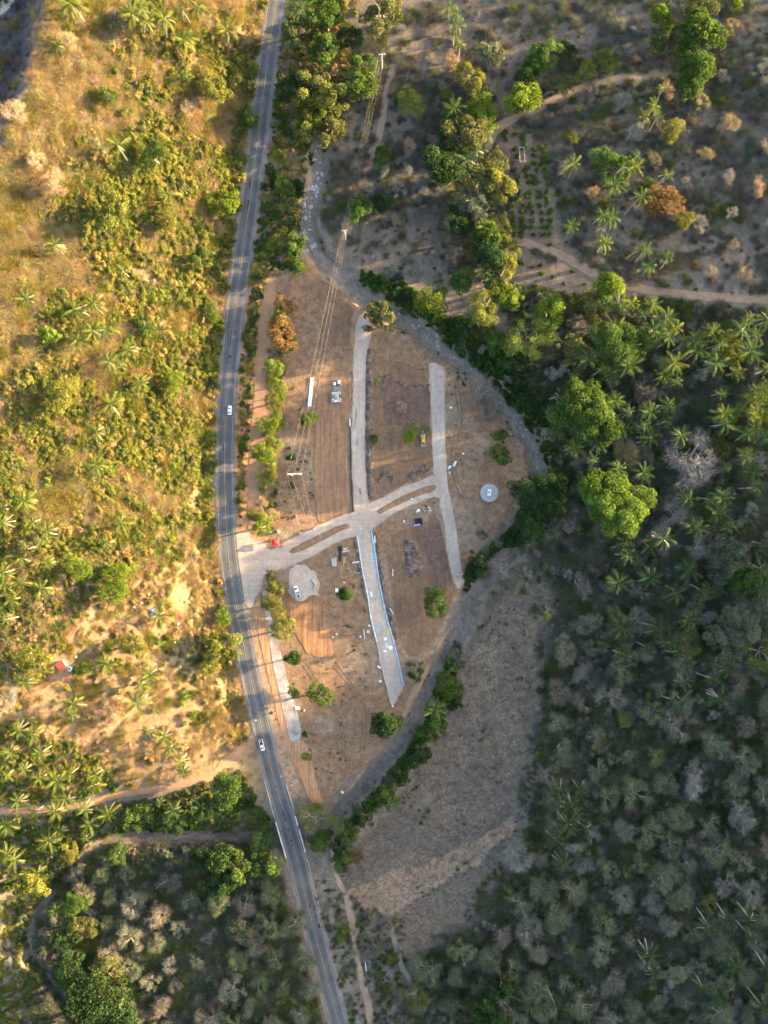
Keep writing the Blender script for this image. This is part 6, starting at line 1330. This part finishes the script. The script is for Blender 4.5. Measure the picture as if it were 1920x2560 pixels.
# pit: low rim, its deep shade painted as a black floor
b = g1(1046, 1304); pt = empty('dark_pit', (b.x, b.y, b.z + .03), .18)
for x, y, dx, dy in ((0, 1.45, 3.3, .25), (0, -1.45, 3.3, .25), (1.55, 0, .25, 2.65), (-1.55, 0, .25, 2.65)): MB().box((x, y, .22), (dx, dy, .45)).obj('rim', M['brown_beam'] if x <= 0 else M['black'], pt, .04)
MB().box((0, 0, .08), (2.83, 2.63, .06)).obj('black_floor', M['black'], pt); tag(pt, 'rectangular pit with depth painted as black floor between the lower lanes', 'pit')
sheet('tarpaulin', 'purple tarpaulin over the lower rim of the dark pit', 1042, 1312, 2.9, .7, 'purple_tarp', .2, 130, .25, z=.45)
# frontage: sign, drum
b = g1(666, 1346, 2); sg = empty('banner_sign', (b.x, b.y, b.z), .3); MB().box((0, 0, 1.6), (.9, .08, 1.5)).obj('panel', M['white_paint'], sg); MB().box((-.4, .08, .75), (.06, .06, 1.6)).obj('post', M['chrome'], sg); MB().box((.4, .08, .75), (.06, .06, 1.6)).obj('post', M['chrome'], sg); tag(sg, 'white upright banner under the tree left of the red tent', 'sign')
b = g1(675, 1353); tag(MB().lathe([(.3, 0), (.32, .3), (.3, .85), (.1, .86)], 16).obj('drum', M['black'], None, loc=(b.x, b.y, b.z + .1)), 'black drum at the left edge of the red tent', 'drum')
b = g1(705, 1366); tag(MB().lathe([(.24, 0), (.26, .3), (.24, .5), (.1, .51)], 14).obj('bucket', M['black'], None, loc=(b.x, b.y, b.z + .16)), 'small black bucket on the avenue below right of the tent', 'bucket')
# wooden frame in the orchard
b = g1(1303, 392); wf = empty('wooden_frame', (b.x, b.y, b.z), .05)
for x in (-1.1, 1.1):
    for y in (-3.1, 3.1): MB().tube([(x, y, -.2), (x, y, 2.2)], .11, 6).obj('post', M['plank'], wf)
    MB().tube([(x, -3.4, 2.25), (x, 3.4, 2.25)], .12, 6).obj('long_rail', M['plank'], wf)
for y in (-3.1, 3.1): MB().tube([(-1.4, y, 2.4), (1.4, y, 2.4)], .12, 6).obj('cross_rail', M['plank'], wf)
tag(wf, 'open wooden pole frame standing among the orchard bushes', 'frame')
b = g1(1237, 404); cr = empty('small_crate', (b.x, b.y, b.z + .03), .1)
for x, y, dx, dy in ((0, .5, 1.6, .1), (0, -.5, 1.6, .1), (.75, 0, .1, .9), (-.75, 0, .1, .9), (0, 0, .1, .9)): MB().box((x, y, .2), (dx, dy, .4)).obj('side_board', M['plank'], cr)
tag(cr, 'small pale crate at the upper left end of the orchard', 'crate')

# ------------------------------------------------------------------ power line
def pole(label, px, py, h, arm, rz, two=False):
    b = g1(px, py, h); t = empty('power_pole', (b.x, b.y, b.z), rz)
    for s in ((-arm * .32, arm * .32) if two else (0,)): MB().tube([(s, 0, -.3), (s, 0, h + .3)], [.24, .17], 8).obj('pole', M['pole'], t)
    MB().box((0, .22, h - .3), (arm, .26, .26)).obj('cross_arm', M['pole'], t)
    if two: MB().box((0, -.22, h - .3), (arm, .2, .22)).obj('cross_arm', M['pole'], t)
    for k in range(4): MB().lathe([(.06, 0), (.15, .06), (.1, .14), (.15, .22), (.06, .32)], 8, (arm * (-.47 + .94 * [0, .3, .5, 1][k]), .2, h - .16)).obj('insulator', M['porcelain'], t)
    tag(t, label, 'power pole', 'power poles')
    return [t.location + Matrix.Rotation(rz, 3, 'Z') @ Vector((arm * (-.47 + .94 * f), .2, h + .16)) for f in (0, .3, .5, 1)]
pA = pole('concrete power pole with cross arm, uppermost, above the brown flat', 955, 136, 11, 2.8, .1)
pB = pole('thin power pole under the wires beside the two green trees', 862, 577, 11, 2.2, .15)
pC = pole('two legged power pole with wide cross arm left of the graded lot', 736, 1185, 11, 6.4, .05, True)
top = g1(868, -30, 11); pT = [Vector((top.x + (f - .5) * 2.6, top.y, top.z + 11)) for f in (0, .3, .5, 1)]
ends = [g1(752, 1333), g1(768, 1306), g1(770, 1330), g1(786, 1321)]
def wire(label, a, c_, sag, r=.017):
    P = [a.lerp(c_, k / 14) - Vector((0, 0, sag * 4 * (k / 14) * (1 - k / 14))) for k in range(15)]
    tag(MB().tube(P, r, 4).obj('power_cable', M['wire'], None), label, 'cable', 'power line cables')
nm = ['leftmost', '', 'middle one', 'rightmost']
for k in (0, 2, 3):
    wire('power cable leaving the top edge above the uppermost pole, ' + nm[k], pT[k], pA[k], 1.2)
    wire('power cable between the uppermost and the thin pole, ' + nm[k], pA[k], pB[k], 1.6)
    wire('power cable between thin pole and two legged pole, ' + nm[k], pB[k], pC[k], 2.0)
for k in (0, 1, 3): wire('slanting guy wire from the two legged pole to the ground, ' + {0: 'left', 1: 'middle', 3: 'right'}[k], pC[k], ends[k], .1)
for k in (0, 3):
    tag(MB().box((0, 0, .2), (.8, .6, .5), 0, .8).obj('anchor_block', M['concrete_pale'], None, .04, loc=ends[k]), 'pale anchor block at the foot of the %s guy wire' % ('left' if k == 0 else 'right'), 'block')
# white posts along the road shoulder
PO = [(700, 187), (690, 208), (687, 221), (703, 1940), (757, 2100), (768, 2150), (730, 1962), (640, 1800)]
for k, (x, y) in enumerate(PO):
    X, Y, an = on_road(x, y); tag(MB().box((0, 0, .5), (.28, .28, 1.0), 0, .8).obj('marker_post', M['white_paint'], None, .03, loc=(X, Y, .05), rot=(0, 0, an)), 'small white marker post on the highway shoulder, ' + locate(PO)[k], 'post', 'highway marker posts')
